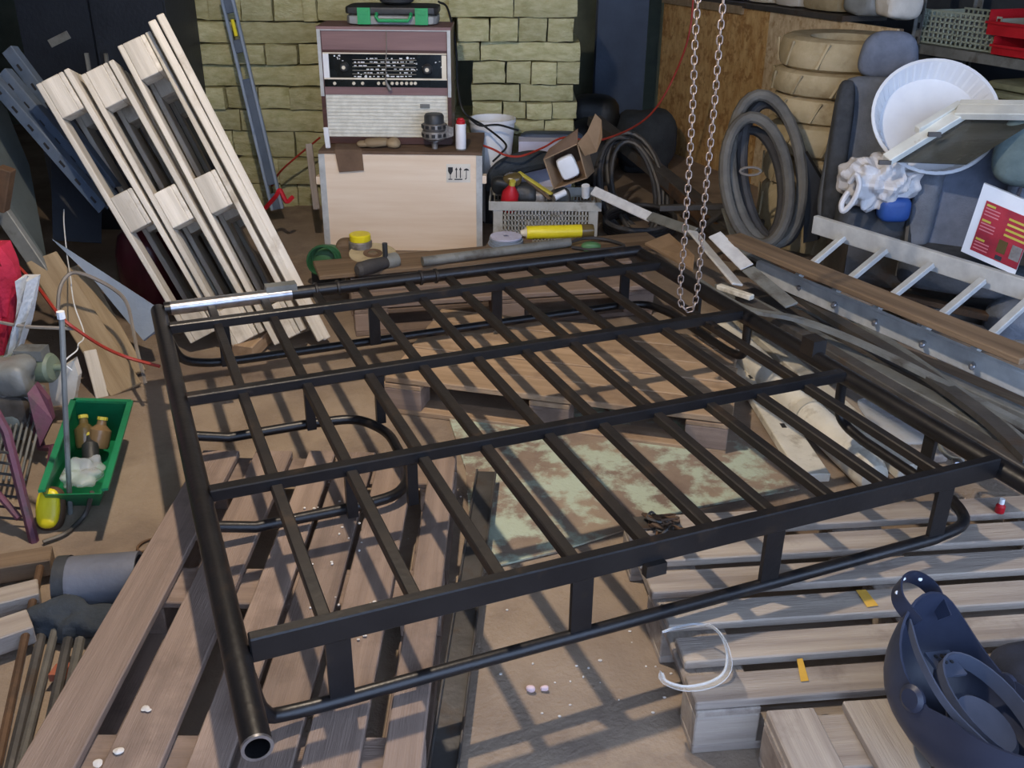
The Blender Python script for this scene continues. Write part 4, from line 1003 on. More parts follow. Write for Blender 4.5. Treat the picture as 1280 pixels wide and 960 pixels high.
# ------------------------------------------------------------------ steel shelving at the right
UShelf = 4.36
vP = along(1143, 1.0, UShelf)
sh = thing('steel_shelving', 'dark grey perforated steel shelving along the right wall', 'shelf unit', uv(UShelf + 0.2, 3.9, 0), A0)
for u in (UShelf, UShelf + 0.42):
    g = G(); g.box(uv(u, vP, 0.9), (0.05, 0.006, 1.8), (UX, VX, ZX)); g.box(uv(u + 0.0, vP - 0.02, 0.9), (0.006, 0.045, 1.8), (UX, VX, ZX))
    po = g.build('upright', m_greysteel, sh, False)
    for k in range(12):
        G().box(uv(u - 0.0045, vP - 0.02, 0.70 + k * 0.075), (0.004, 0.014, 0.03), (UX, VX, ZX)).build('slot', m_print, po, False)
for z in (0.985, 0.70):
    b_ = G(); b_.box(uv(UShelf + 0.21, vP - 0.62, z - 0.02), (0.44, 1.24, 0.03), (UX, VX, ZX)); s_ = b_.build('shelf_board', m_greysteel, sh, False)
    G().box(uv(UShelf - 0.012, vP - 0.62, z - 0.03), (0.012, 1.24, 0.05), (UX, VX, ZX)).build('front_lip', m_greysteel, s_, False)
# crate on the shelf
v1 = along(1150, 1.0, UShelf + 0.03); v0 = along(1246, 1.0, UShelf + 0.03)
sc_ = thing('perforated_crate', 'grey green perforated plastic crate on the upper steel shelf', 'crate', uv(UShelf + 0.15, (v0 + v1) / 2, 0.985), A0)
ch = 0.17
m_sagecrate = mat('sage_plastic', S(150, 160, 146), S(170, 180, 164), 6, 0.6, rand=0)
def vcrate(u, va, vb, name):
    g = G(); nx, nz = 16, 6
    for i in range(nx + 1): g.box(uv(u, va + (vb - va) * i / nx, 0.987 + ch / 2), (0.005, 0.010, ch), (UX, VX, ZX))
    for k in range(nz + 1): g.box(uv(u, (va + vb) / 2, 0.99 + ch * k / nz), (0.005, abs(vb - va), 0.010), (UX, VX, ZX))
    g.build(name, m_sagecrate, sc_, False)
vcrate(UShelf + 0.02, v0, v1, 'front_lattice'); vcrate(UShelf + 0.32, v0, v1, 'back_lattice')
for v in (v0, v1): G().box(uv(UShelf + 0.17, v, 0.987 + ch / 2), (0.3, 0.006, ch), (UX, VX, ZX)).build('end_panel', m_sagecrate, sc_, False)
G().box(uv(UShelf + 0.17, (v0 + v1) / 2, 0.99), (0.3, abs(v1 - v0), 0.006), (UX, VX, ZX)).build('bottom', m_sagecrate, sc_, False)
G().box(uv(UShelf + 0.17, (v0 + v1) / 2, 1.06), (0.24, abs(v1 - v0) * 0.9, 0.12), (UX, VX, ZX)).build('packed_contents', m_greyplastic, sc_, False)
# red bins
for i, (za, zb, xa) in enumerate([(0.987, 1.075, 1240), (1.078, 1.20, 1234)]):
    v1 = along(xa, za, UShelf - 0.02); v0 = v1 - 0.30
    rbn = thing('red_bin', ['lower of two red plastic parts bins on the steel shelf', 'upper of two red plastic parts bins on the steel shelf'][i], 'bin', uv(UShelf + 0.1, (v0 + v1) / 2, za), A0, 'red bins on the shelf')
    hh = zb - za
    G().box(uv(UShelf + 0.12, (v0 + v1) / 2, za + 0.004), (0.3, v1 - v0, 0.006), (UX, VX, ZX)).build('bottom', m_red, rbn, False)
    for v in (v0 + 0.003, v1 - 0.003): G().box(uv(UShelf + 0.12, v, za + hh / 2), (0.3, 0.006, hh), (UX, VX, ZX)).build('side', m_red, rbn, False)
    G().box(uv(UShelf + 0.268, (v0 + v1) / 2, za + hh / 2), (0.006, v1 - v0, hh), (UX, VX, ZX)).build('back', m_red, rbn, False)
    G().box(uv(UShelf - 0.028, (v0 + v1) / 2, za + hh * 0.28), (0.006, v1 - v0, hh * 0.55), (UX, VX, ZX)).build('front_lip', m_red, rbn, False)
    G().box(uv(UShelf - 0.036, (v0 + v1) / 2, za + hh * 0.5), (0.02, v1 - v0 + 0.01, 0.012), (UX, VX, ZX)).build('rim', m_red, rbn, False)
# things on the lower shelf
v = along(1172, 0.8, UShelf)
g = G(); g.soft(uv(UShelf + 0.1, v, 0.775), (0.26, 0.42, 0.14), (UX, VX, ZX), p=3, n=7, amp=0.03, fr=9); solo(g, 'crumpled_bag', m_rag, 'crumpled grey bag on the lower steel shelf above the white basin', 'bag')
v = along(1262, 0.8, UShelf)
for i in range(4):
    g = G(); g.soft(uv(UShelf + 0.05 + 0.01 * i, v - 0.03 * i, 0.722 + i * 0.042), (0.34, 0.40, 0.04), (UX, VX, ZX), p=6, n=6, amp=0.008, seed=i, fr=12)
    solo(g, 'folded_cloth', m_cloth2, 'folded olive grey cloth, %s from the bottom on the lower shelf' % ORD[i], 'cloth', True, 'folded cloths on the lower shelf')

# ------------------------------------------------------------------ car seats
def seat_axes(yaw, lean):
    r_ = Vector((math.cos(yaw), math.sin(yaw), 0)); b_ = Vector((-math.sin(yaw), math.cos(yaw), 0))
    up = (ZX * math.cos(lean) + b_ * math.sin(lean)).normalized(); bk = r_.cross(up) * -1
    return r_, bk if bk.dot(b_) > 0 else -bk, up
def pxsize(x0, y0, x1, y1, Y):
    a = wp(x0, (y0 + y1) / 2, Y); b = wp(x1, (y0 + y1) / 2, Y); c = wp((x0 + x1) / 2, y0, Y); d_ = wp((x0 + x1) / 2, y1, Y)
    return wp((x0 + x1) / 2, (y0 + y1) / 2, Y), b.x - a.x, c.z - d_.z
# rear seat
SY = 4.58
c, sw, sz = pxsize(1040, 100, 1132, 288, SY)
ax = seat_axes(R(-14), R(8))
st = thing('vehicle_chair', 'grey fabric car seat with headrest standing before the wrapped tyres', 'car seat', (c.x, SY, 0), group='removed car seats')
G().soft(c, (sw * 1.12, 0.17, sz * 1.0), ax, p=6, n=10, taper=(-0.08, -0.2)).build('backrest', m_seat, st)
G().soft(c + ax[0] * (-sw * 0.42) - ax[1] * 0.05, (sw * 0.26, 0.20, sz * 0.94), ax, p=4, n=8).build('side_bolster', m_seatdark, st)
G().soft(c + ax[0] * (sw * 0.42) - ax[1] * 0.05, (sw * 0.26, 0.20, sz * 0.94), ax, p=4, n=8).build('side_bolster', m_seatdark, st)
hcn, hw_, hz_ = pxsize(1080, 40, 1142, 98, SY + 0.1)
hr = G().soft(hcn, (hw_ * 1.12, 0.12, hz_ * 1.05), seat_axes(R(-14), R(8)), p=3, n=10, taper=(-0.12, 0)).build('headrest', m_seatblue, st)
for s_ in (-0.05, 0.05): G().tube([hcn + ax[0] * s_ - ZX * 0.05, hcn + ax[0] * s_ * 1.0 - ax[2] * 0.22], 0.007, 8).build('headrest_post', m_steelbare, hr)
cq, cw_, cz_ = pxsize(1050, 255, 1150, 302, SY - 0.28)
G().soft((cq.x - 0.0, SY - 0.22, cq.z + 0.01), (cw_ * 0.98, 0.34, 0.17), (seat_axes(R(-14), 0)[0], seat_axes(R(-14), 0)[1], ZX), p=5, n=9).build('seat_cushion', m_seatdark, st)
G().box((cq.x + 0.0, SY - 0.2, (cq.z - 0.06) / 2), (0.3, 0.3, max(0.04, cq.z - 0.08))).build('seat_base', m_darksteel, st, False)
# front seat
SY2 = 4.2
c, sw, sz = pxsize(1150, 180, 1272, 330, SY2)
ax = seat_axes(R(-28), R(20))
st = thing('vehicle_chair', 'blue grey car seat backrest behind the red printed poster', 'car seat', (c.x, SY2, 0), group='removed car seats')
G().soft(c, (sw * 1.0, 0.16, sz * 1.05), ax, p=6, n=10, taper=(-0.10, -0.15)).build('backrest', m_seatblue, st)
G().soft(c + ax[0] * (-sw * 0.40) - ax[1] * 0.04, (sw * 0.26, 0.20, sz * 1.0), ax, p=4, n=8).build('side_bolster', m_seat, st)
G().soft(c + ax[0] * (sw * 0.42) - ax[1] * 0.04, (sw * 0.24, 0.20, sz * 0.98), ax, p=4, n=8).build('side_bolster', m_seat, st)
G().box(c - ax[2] * sz * 0.52 + ax[0] * (-sw * 0.5), (0.03, 0.12, 0.16), ax).build('recliner_hinge', m_darkplastic, st, False)
G().tube([c - ax[2] * sz * 0.1 - ax[0] * sw * 0.52 - ax[1] * 0.1, c - ax[2] * sz * 0.5 - ax[0] * sw * 0.46 - ax[1] * 0.14, c - ax[2] * sz * 0.75 - ax[0] * sw * 0.3 - ax[1] * 0.16], 0.018, 8).build('recliner_lever', m_darkplastic, st)
q = wp(1195, 330, SY2 - 0.16)
G().soft((q.x - 0.02, SY2 - 0.2, max(0.16, q.z)), (0.44, 0.42, 0.14), (seat_axes(R(-28), 0)[0], seat_axes(R(-28), 0)[1], ZX), p=5, n=8).build('seat_cushion', m_seatdark, st)
G().box((q.x, SY2 - 0.12, 0.06), (0.36, 0.36, 0.11)).build('seat_base', m_darksteel, st, False)
c, sw, sz = pxsize(1246, 146, 1330, 234, 3.95)
g = G(); g.soft(c, (sw, 0.13, sz * 1.0), seat_axes(R(-30), R(25)), p=3, n=9)
t = thing('loose_headrest', 'grey green headrest at the right edge beside the blue grey car seat', 'headrest', (c.x, c.y, c.z - sz / 2))
g.build('cushion', mat('grey_green_fabric', S(96, 112, 112), S(112, 128, 126), 16, 0.95, bump=0.3, rand=0), t)
G().tube([c - ZX * 0.1, c - ZX * sz * 0.5 - ZX * 0.22 + Y1 * 0.06], 0.008, 8).build('post', m_steelbare, t)
# dark padded cushion bits below the poster
q = fp(1265, 405, 0.1); g = G(); g.soft((q.x, q.y, 0.1), (0.2, 0.22, 0.2), p=3, n=7); solo(g, 'grey_cushion', m_seat, 'small rounded grey cushion lying below the poster at the right edge', 'cushion')
q = fp(1262, 348, 0.2); g = G(); g.soft((q.x, q.y + 0.05, 0.16), (0.3, 0.2, 0.16), p=3, n=7, amp=0.02, fr=9); solo(g, 'dark_cloth', m_rag, 'dark green cloth bundled under the red printed poster', 'cloth')

# ------------------------------------------------------------------ white round basin
SYb = 4.28
c, sw, sz = pxsize(1088, 98, 1242, 206, SYb)
ba = thing('white_basin', 'round white plastic basin with ribbed rim tilted against the car seat', 'basin', c)
axn = Vector((-0.12, -0.80, 0.58)).normalized()
r = sw / 2
o = c + axn * -0.04
G().lathe([(r * 0.80, 0.0), (r * 0.82, 0.0), (r * 0.97, 0.085), (r * 1.0, 0.09), (r * 1.0, 0.096), (r * 0.95, 0.096), (r * 0.80, 0.012), (0.002, 0.012)], o, axn, 48, True, False).build('bowl', m_white, ba)
xr = axn.orthogonal().normalized(); yr = axn.cross(xr)
for k in range(44):
    a = 2 * math.pi * k / 44; d_ = xr * math.cos(a) + yr * math.sin(a); tt = axn.cross(d_)
    p0 = o + d_ * r * 0.805 + axn * 0.016; p1 = o + d_ * r * 0.945 + axn * 0.09
    g = G(); g.bar(p0, p1, 0.010, 0.006, up=axn); g.build('rib', m_white, ba, False)
# white window sash
WY = 4.5
ws = thing('window_sash', 'white painted wooden window sash leaning over the seats and basin', 'window', wp(1195, 180, WY))
def sash(a, b, Ya, Yb, w_, nm='sash_rail'): return bar(nm, wp(a[0], a[1], Ya), wp(b[0], b[1], Yb), w_, 0.035, m_whitewood, ws, up=Vector((-0.3, -0.5, 0.8)))
s1 = sash((1108, 200), (1204, 141), 4.06, 4.14, 0.05)
s2 = sash((1196, 140), (1300, 141), 4.14, 3.92, 0.055)
s3 = sash((1146, 163), (1200, 131), 4.11, 4.18, 0.03, 'inner_stop')
s4 = sash((1200, 131), (1300, 132), 4.18, 3.96, 0.03, 'inner_stop')
pg = [wp(1120, 202, 4.09), wp(1206, 148, 4.17), wp(1300, 148, 3.95)]; pg.append(pg[2] + pg[0] - pg[1])
G().prism(pg, (0, 0.012, -0.006)).build('glass_pane', mat('dirty_glass', S(70, 72, 66), S(88, 88, 80), 5, 0.25, rand=0, alpha=0.85), ws, False)
for x, y in ((1168, 168), (1106, 203)):
    q = wp(x, y, 4.04); G().box(q, (0.05, 0.015, 0.018)).build('hinge', m_darksteel, ws, False)
# plastic bag with blue content
BYb = 4.22
bg = thing('plastic_bag', 'crumpled translucent white plastic bag with something blue inside on the seat', 'bag', wp(1098, 268, BYb))
c, sw, sz = pxsize(1056, 198, 1140, 258, BYb)
G().soft(c, (sw, 0.22, sz * 1.0), p=3, n=22, amp=0.06, fr=21).build('bag_body', m_bag, bg, True, ang=14)
pts = curve([wp(1062, 228, BYb - 0.1), wp(1070, 218, BYb - 0.13), wp(1074, 232, BYb - 0.14), wp(1066, 252, BYb - 0.14), wp(1054, 264, BYb - 0.13), wp(1052, 254, BYb - 0.12), wp(1060, 240, BYb - 0.1)], 5)
G().tube(pts, 0.012, 7).build('bag_handle', m_bag, bg)
c, sw, sz = pxsize(1098, 245, 1136, 276, BYb - 0.06)
G().soft(c, (sw, 0.1, sz), p=4, n=6).build('blue_content', mat('bright_blue', S(32, 68, 142), S(48, 88, 160), 6, 0.5, rand=0), bg)
# red printed poster board
PY = 3.85
po = [wp(1230, 229, PY), wp(1300, 258, PY - 0.12), wp(1272, 360, PY - 0.12), wp(1201, 314, PY)]
ps = thing('poster_board', 'white bordered board with red printed panel leaning on the car seat', 'poster', (po[3].x, po[3].y, po[3].z))
po[2] = po[1] + po[3] - po[0]
nn = (po[1] - po[0]).cross(po[3] - po[0]).normalized()
if nn.y > 0: nn = -nn
G().prism([p for p in po], -nn * 0.025).build('board', m_white, ps, False)
def pb(s_, t_): return po[0] * (1 - s_) * (1 - t_) + po[1] * s_ * (1 - t_) + po[2] * s_ * t_ + po[3] * (1 - s_) * t_
def pq(s0, t0, s1, t1, nm, m, off, par): 
    G().prism([pb(s0, t0) + nn * off, pb(s1, t0) + nn * off, pb(s1, t1) + nn * off, pb(s0, t1) + nn * off], nn * 0.0008).build(nm, m, par, False)
    return bpy.data.objects[-1] if False else None
G().prism([pb(0.14, 0.2) + nn * 0.001, pb(1, 0.2) + nn * 0.001, pb(1, 0.92) + nn * 0.001, pb(0.14, 0.92) + nn * 0.001], nn * 0.001).build('red_panel', m_poster, ps, False)
rpn = [o_ for o_ in ps.children if o_.name.startswith('red_panel')][0]
for (s0, t0) in ((0.17, 0.235), (0.17, 0.45), (0.17, 0.72)):
    pq(s0, t0, s0 + 0.16, t0 + 0.03, 'yellow_heading', m_yellowdull, 0.0025, rpn)
    for k in range(3): pq(s0, t0 + 0.05 + k * 0.045, s0 + 0.26, t0 + 0.066 + k * 0.045, 'text_line', mat('pink_text', S(206, 120, 128), S(216, 136, 140), 9, 0.6, rand=0), 0.0025, rpn)
for k in range(4): pq(0.6, 0.3 + k * 0.075, 0.98, 0.33 + k * 0.075, 'text_line', MATS['dull_yellow'], 0.0025, rpn)
pq(0.56, 0.62, 0.72, 0.8, 'picture', m_bottle, 0.0025, rpn); pq(0.8, 0.62, 0.98, 0.82, 'picture', m_castal, 0.0025, rpn); pq(0.58, 0.84, 0.7, 0.9, 'picture', m_rag, 0.0025, rpn)

# ------------------------------------------------------------------ hanging chain hoist loop
chn = thing('hoist_chain', 'long steel hoist chain hanging in a narrow loop above the rack', 'chain', wp(860, 388, 3.0))
CHY = 3.0
def link_mesh(L, W_, r):
    pts = []
    for k in range(8): 
        a = math.pi * k / 7 - math.pi / 2; pts.append(Vector((L / 2 - W_ / 2 + W_ / 2 * math.cos(a), W_ / 2 * math.sin(a), 0)))
    for k in range(8):
        a = math.pi * k / 7 + math.pi / 2; pts.append(Vector((-L / 2 + W_ / 2 + W_ / 2 * math.cos(a), W_ / 2 * math.sin(a), 0)))
    g = G(); g.tube(pts, r, 5, True)
    me = bpy.data.meshes.new('chain_link'); me.from_pydata(g.v, [], g.f); finish(me, m_chain, True, 80); return me
lm = link_mesh(0.027, 0.0165, 0.0025)
def strand(pts):
    c_ = curve(pts, 16); out = []; acc = 0; last = c_[0]; step = 0.0212; out.append(last)
    for p in c_[1:]:
        seg = (p - last)
        while seg.length >= step:
            last = last + seg.normalized() * step; out.append(last); seg = p - last
    return out
ptop = lambda x, y: wp(x, y, CHY)
PA, PB = ptop(873, -8), ptop(905, -8)
path = strand([Vector((PA.x + 0.01, PA.y, 2.3)), PA, ptop(866, 130), ptop(857, 280), ptop(850, 362), ptop(853, 384), ptop(860, 388), ptop(867, 384), ptop(873, 350), ptop(881, 250), ptop(893, 130), PB, Vector((PB.x + 0.01, PB.y, 2.3))])
for i in range(len(path) - 1):
    x, y, z = frame(path[i], path[i + 1], Y1)
    if i % 2: y, z = z, -y
    o = bpy.data.objects.new('chain_link', lm); link(o, matx((path[i] + path[i + 1]) / 2, x, y, z), chn)

hb = (PA + PB) / 2
G().lathe([(0.03, -0.05), (0.075, -0.04), (0.08, 0.0), (0.075, 0.04), (0.03, 0.05)], (hb.x + 0.01, PA.y, 2.36), Y1, 24).build('hoist_body', m_red, chn)
G().tube([(hb.x + 0.01, PA.y, 2.43), (hb.x + 0.01, PA.y, 3.2)], 0.012, 8).build('suspension_rod', m_darksteel, chn)
# ================================================================== left side clutter
# dark cabinet behind the leaning pallets
t = thing('dark_cabinet', 'very dark blue steel cabinet behind the leaning pallets', 'cabinet', wp(125, 80, 5.3) * 1)
KX0, KX1 = wp(28, 60, 5.3).x, wp(212, 60, 5.3).x
WM[t.name] = Matrix.Translation(((KX0 + KX1) / 2, 5.55, 0)); t.matrix_basis = WM[t.name]
m_navy = mat('dark_navy_paint', S(26, 32, 42), S(36, 42, 52), 4, 0.5, rand=0)
xm = (KX0 + KX1) / 2
G().box((xm, 5.57, 0.85), (KX1 - KX0, 0.5, 1.7)).build('carcass', m_navy, t, False)
for s_ in (-1, 1):
    dd = G().box((xm + s_ * (KX1 - KX0) / 4, 5.308, 0.87), ((KX1 - KX0) / 2 - 0.012, 0.02, 1.62)).build('door', m_navy, t, False)
    G().box((xm + s_ * 0.05, 5.29, 0.9), (0.016, 0.02, 0.1)).build('handle', m_greysteel, dd, False)
q0, q1 = wp(62, 55, 5.29), wp(86, 43, 5.29)
bar('name_plate', q0, q1, 0.004, 0.04, m_greysteel, t, up=ZX)
# perforated blue steel angles leaning parallel to the pallets
def lean_bar(name, a, b, Ya, Yb, w_, t_, m, label, cat='steel bar', up=Y1, grp='steel leaning at the left wall'):
    o = bar(name, wp(a[0], a[1], Ya), wp(b[0], b[1], Yb), w_, t_, m, None, up=up); tag(o, label, cat, grp); return o
def perforated(a, b, Ya, Yb, w_, label):
    p0, p1 = wp(a[0], a[1], Ya), wp(b[0], b[1], Yb); x, y, z = frame(p0, p1, Y1)
    t = thing('slotted_angle', label, 'steel angle', M=matx(p0, x, y, z), group='steel leaning at the left wall')
    bar('flange', p0, p1, w_, 0.006, m_bluegrey, t, up=Y1)
    bar('flange', p0 + y * (w_ / 2) + z * 0.02, p1 + y * (w_ / 2) + z * 0.02, 0.006, 0.045, m_bluegrey, t, up=Y1)
    L = (p1 - p0).length
    for k in range(int(L / 0.09)):
        s_ = -1 if z.y > 0 else 1
        G().box(p0 + x * (0.05 + k * 0.09) + z * s_ * 0.0035, (0.03, 0.010, 0.002), (x, y, z)).build('slot', m_print, t, False)
perforated((140, 238), (8, 62), 3.95, 4.1, 0.05, 'blue slotted steel angle leaning just left of the pale pallets')
perforated((140, 256), (0, 92), 3.85, 4.0, 0.06, 'blue slotted steel angle leaning second left of the pale pallets')
perforated((128, 262), (-20, 92), 3.8, 3.95, 0.045, 'blue slotted steel angle leaning third left of the pale pallets')
# grey sheets leaning
def sheet(px, thick, m, name, label, cat='steel sheet'):
    pts = [wp(x, y, Y) for x, y, Y in px]
    # make planar: fit last points onto plane of the first three
    n_ = (pts[1] - pts[0]).cross(pts[2] - pts[0]).normalized()
    for i in range(3, len(pts)): pts[i] = pts[i] - n_ * (pts[i] - pts[0]).dot(n_)
    if n_.y < 0: n_ = -n_
    g = G(); g.prism(pts, n_ * thick); return solo(g, name, m, label, cat, False)
m_sheetgrey = mat('grey_green_sheet', S(84, 92, 92), S(104, 112, 110), 3, 0.6, metal=0.2, rand=0.04)
sheet([(60, 345, 3.9), (-20, 262, 3.7), (-20, 100, 4.2), (36, 130, 4.25), (58, 200, 4.2)], 0.008, m_sheetgrey, 'grey_sheet', 'grey green steel sheet leaning at the left edge')
sheet([(66, 300, 4.15), (62, 130, 4.5), (128, 180, 4.5), (128, 300, 4.2)], 0.008, m_navy, 'blue_sheet', 'dark blue steel sheet standing behind the pale blue panel')
sheet([(64, 298, 3.75), (193, 382, 3.5), (196, 412, 3.44), (178, 425, 3.42), (105, 345, 3.55)], 0.012, m_paleblue, 'pale_blue_panel', 'pale blue sheet metal panel lying on edge left of the rack')
lean_bar('grey_profile', (62, 352), (-20, 232), 3.6, 3.75, 0.06, 0.03, m_greysteel, 'grey steel profile leaning at the left edge above the red jacket')
lean_bar('grey_profile', (64, 345), (-20, 215), 3.66, 3.8, 0.03, 0.03, m_sheetgrey, 'thin grey steel profile leaning beside the wider grey one')
lean_bar('brown_block', (0, 262), (8, 210), 3.5, 3.5, 0.05, 0.05, m_rust, 'brown wooden offcut at the left edge above the grey profiles', 'offcut')
# tan boards leaning
def board(px, Yb, Yt, label, m=m_tanboard):
    (a, b, w_) = px
    o = bar('tan_board', wp(a[0], a[1], Yb), wp(b[0], b[1], Yt), w_, 0.016, m, None, up=Vector((0.5, -0.8, 0.5))); tag(o, label, 'board', 'boards leaning at the left'); return o
board(((158, 488), (52, 322), 0.12), 3.25, 3.65, 'long tan board leaning behind the green bin')
board(((163, 470), (88, 335), 0.12), 3.35, 3.72, 'second tan board leaning right of the long one')
board(((130, 505), (112, 438), 0.045), 3.2, 3.3, 'narrow pale offcut standing at the foot of the tan boards', m_palnew)
# maroon gas cylinder
q = wp(176, 335, 4.1)
t = thing('gas_cylinder', 'dark maroon gas cylinder half hidden behind the leaning pallets', 'gas cylinder', (q.x, 4.2, 0))
r_ = 0.135; zt = wp(190, 288, 4.1).z
o = Vector((q.x, 4.2, 0))
G().lathe([(r_ * 0.9, 0), (r_, 0.02), (r_, zt - 0.12), (r_ * 0.85, zt - 0.05), (r_ * 0.5, zt - 0.01), (r_ * 0.2, zt)], o, ZX, 28).build('body', m_maroon, t)
G().lathe([(0.02, zt - 0.005), (0.02, zt + 0.04), (0.03, zt + 0.045), (0.03, zt + 0.06)], o, ZX, 12).build('valve', m_castal, t)
# red jacket with white trim
t = thing('red_jacket', 'red jacket with a white stripe hanging at the left edge', 'jacket', wp(5, 480, 3.0))
c = wp(-6, 372, 3.0)
a0, a1 = wp(-30, 318, 3.05), wp(6, 318, 3.05)
def ribbon(rows, name, m, par, th=0.05):
    g = G(); n_ = 8
    for (xa, xb, y, Y) in rows:
        for k in range(n_):
            s_ = k / (n_ - 1); P = wp(xa + (xb - xa) * s_, y, Y); P.y += 0.03 * math.sin(s_ * 9 + y * 0.05); g.v.append(P)
    m2 = len(rows)
    for (xa, xb, y, Y) in rows:
        for k in range(n_):
            s_ = k / (n_ - 1); P = wp(xa + (xb - xa) * s_, y, Y); P.y += th; g.v.append(P)
    F = lambda b, i, k: b * m2 * n_ + i * n_ + k
    for i in range(m2 - 1):
        for k in range(n_ - 1):
            g.f.append((F(0, i, k), F(0, i + 1, k), F(0, i + 1, k + 1), F(0, i, k + 1))); g.f.append((F(1, i, k), F(1, i, k + 1), F(1, i + 1, k + 1), F(1, i + 1, k)))
        g.f.append((F(0, i, 0), F(1, i, 0), F(1, i + 1, 0), F(0, i + 1, 0))); g.f.append((F(0, i, n_ - 1), F(0, i + 1, n_ - 1), F(1, i + 1, n_ - 1), F(1, i, n_ - 1)))
    for i in (0, m2 - 1):
        for k in range(n_ - 1):
            f_ = (F(0, i, k), F(0, i, k + 1), F(1, i, k + 1), F(1, i, k)); g.f.append(f_ if i == 0 else tuple(reversed(f_)))
    return g.build(name, m, par)
ribbon([(-40, 4, 306, 3.05), (-40, 14, 330, 3.02), (-40, 20, 360, 3.0), (-40, 14, 400, 2.98), (-40, 8, 432, 2.97), (-40, 2, 470, 2.96)], 'red_body', m_redfab, t)
ribbon([(24, 44, 348, 2.99), (22, 40, 375, 2.98), (14, 34, 405, 2.97), (8, 22, 440, 2.96), (0, 10, 480, 2.95)], 'white_stripe', mat('white_fabric', S(196, 200, 204), S(214, 218, 220), 8, 0.9, bump=0.4, rand=0), t, 0.04)
# purple wire trolley
t = thing('wire_trolley', 'worn purple framed wire mesh trolley at the left edge', 'trolley', fp(0, 690, 0))
def tt_(pts, r, nm, m=m_purple): return G().tube([wp(x, y, Y) for x, y, Y in pts], r, 7).build(nm, m, t)
tt_([(-30, 470, 2.45), (8, 540, 2.4), (46, 690, 2.28)], 0.014, 'frame_leg')
tt_([(32, 480, 2.9), (52, 560, 2.75), (66, 560, 2.7)], 0.014, 'frame_leg')
tt_([(-30, 585, 2.4), (24, 648, 2.32)], 0.010, 'frame_rail'); tt_([(-30, 690, 2.25), (46, 690, 2.28)], 0.012, 'frame_rail'); tt_([(46, 690, 2.28), (66, 560, 2.7)], 0.012, 'frame_rail')
for k in range(9):
    y0 = 560 + k * 14; tt_([(-30, y0, 2.38), (10 + k * 4, y0 - 8 + 14, 2.36)], 0.004, 'mesh_wire', m_darksteel)
for k in range(7):
    x0 = 14 + k * 7; tt_([(x0, 500, 2.9), (x0 - 24, 600, 2.5)], 0.004, 'mesh_wire', m_greysteel)
g = G(); g.prism([wp(34, 492, 2.75), wp(44, 480, 2.78), wp(60, 500, 2.76), (wp(66, 525, 2.74)), wp(50, 558, 2.7)], (0, 0.02, 0)); g.build('end_plate', m_purple, t, False)
# green-grey motor
o = wp(46, 460, 2.95)
t = thing('electric_motor', 'small grey green electric motor lying on the wire trolley', 'motor', (o.x, o.y, o.z - 0.05))
G().lathe([(0.035, -0.13), (0.05, -0.12), (0.05, 0.05), (0.042, 0.06), (0.012, 0.065), (0.012, 0.1)], o, (1, -0.1, 0.08), 20).build('body', mat('grey_green_paint', S(104, 116, 98), S(126, 138, 118), 8, 0.5, rand=0), t)
G().soft(o + Vector((-0.14, 0, -0.03)), (0.12, 0.12, 0.14), p=3, n=6).build('gear_housing', m_greysteel, t)
G().tube([wp(18, 446, 2.95), wp(24, 438, 2.95), wp(32, 440, 2.95), wp(34, 448, 2.95)], 0.012, 8).build('lifting_eye', m_greysteel, t)
G().box(o + Vector((0.0, -0.01, 0.06)), (0.09, 0.06, 0.035)).build('terminal_box', m_greysteel, t, False)
random.seed(8)
for i, (x, y, s_, m, lab) in enumerate([(10, 470, 0.08, m_greysteel, 'grey metal casting left of the electric motor'), (12, 505, 0.09, m_darksteel, 'dark machine part under the electric motor'), (2, 520, 0.1, m_sheetgrey, 'pale grey machine cover at the left edge'), (28, 500, 0.06, m_castal, 'small cast bracket on the wire trolley')]):
    q = wp(x, y, 2.85); g = G(); g.soft(q, (s_ * 2, s_ * 1.6, s_ * 1.4), p=6, n=8, amp=0.03, seed=i * 2.2, fr=16); solo(g, 'machine_part', m, lab, 'machine part', True, 'machine parts on the trolley')
g = G(); g.prism([wp(60, 470, 3.0), wp(92, 450, 3.0), wp(98, 470, 3.0), wp(92, 505, 3.0), wp(64, 508, 3.0)], (0, 0.03, 0)); solo(g, 'white_carton', m_paper, 'crushed white carton behind the vertical grey rod', 'carton', False)
# grey rod standing in front of the green bin, with cable arcs
t = thing('grey_rod', 'thin grey steel rod standing upright beside the green bin', 'rod', fp(86, 640, 0))
G().tube([fp(88, 642, 0.0), wp(82, 520, 2.42), wp(77, 396, 2.46)], 0.008, 8).build('shaft', m_greysteel, t)
G().lathe([(0.011, 0), (0.011, 0.02)], wp(77, 398, 2.46), ZX, 8).build('tip', m_white, t)
cable('white_string', [wp(80, 262, 4.0), wp(80, 280, 3.9), wp(84, 320, 3.7), wp(88, 345, 3.5), wp(90, 365, 3.4), wp(94, 385, 3.3), wp(104, 412, 3.2), wp(104, 424, 3.1), wp(98, 430, 3.05), wp(96, 438, 3.0), wp(84, 448, 2.95), wp(81, 455, 2.93), wp(90, 463, 2.93)], 0.0025, m_wirewhite, 'thin white string hanging down the left wall', 'string')
cable('red_cable', [wp(-10, 300, 3.4), wp(20, 330, 3.3), wp(48, 360, 3.2), wp(76, 396, 3.0), wp(100, 415, 3.0), wp(130, 434, 3.05), wp(160, 447, 3.1), wp(200, 458, 3.1)], 0.006, m_wirered, 'red cable running from the left edge across the tan boards')
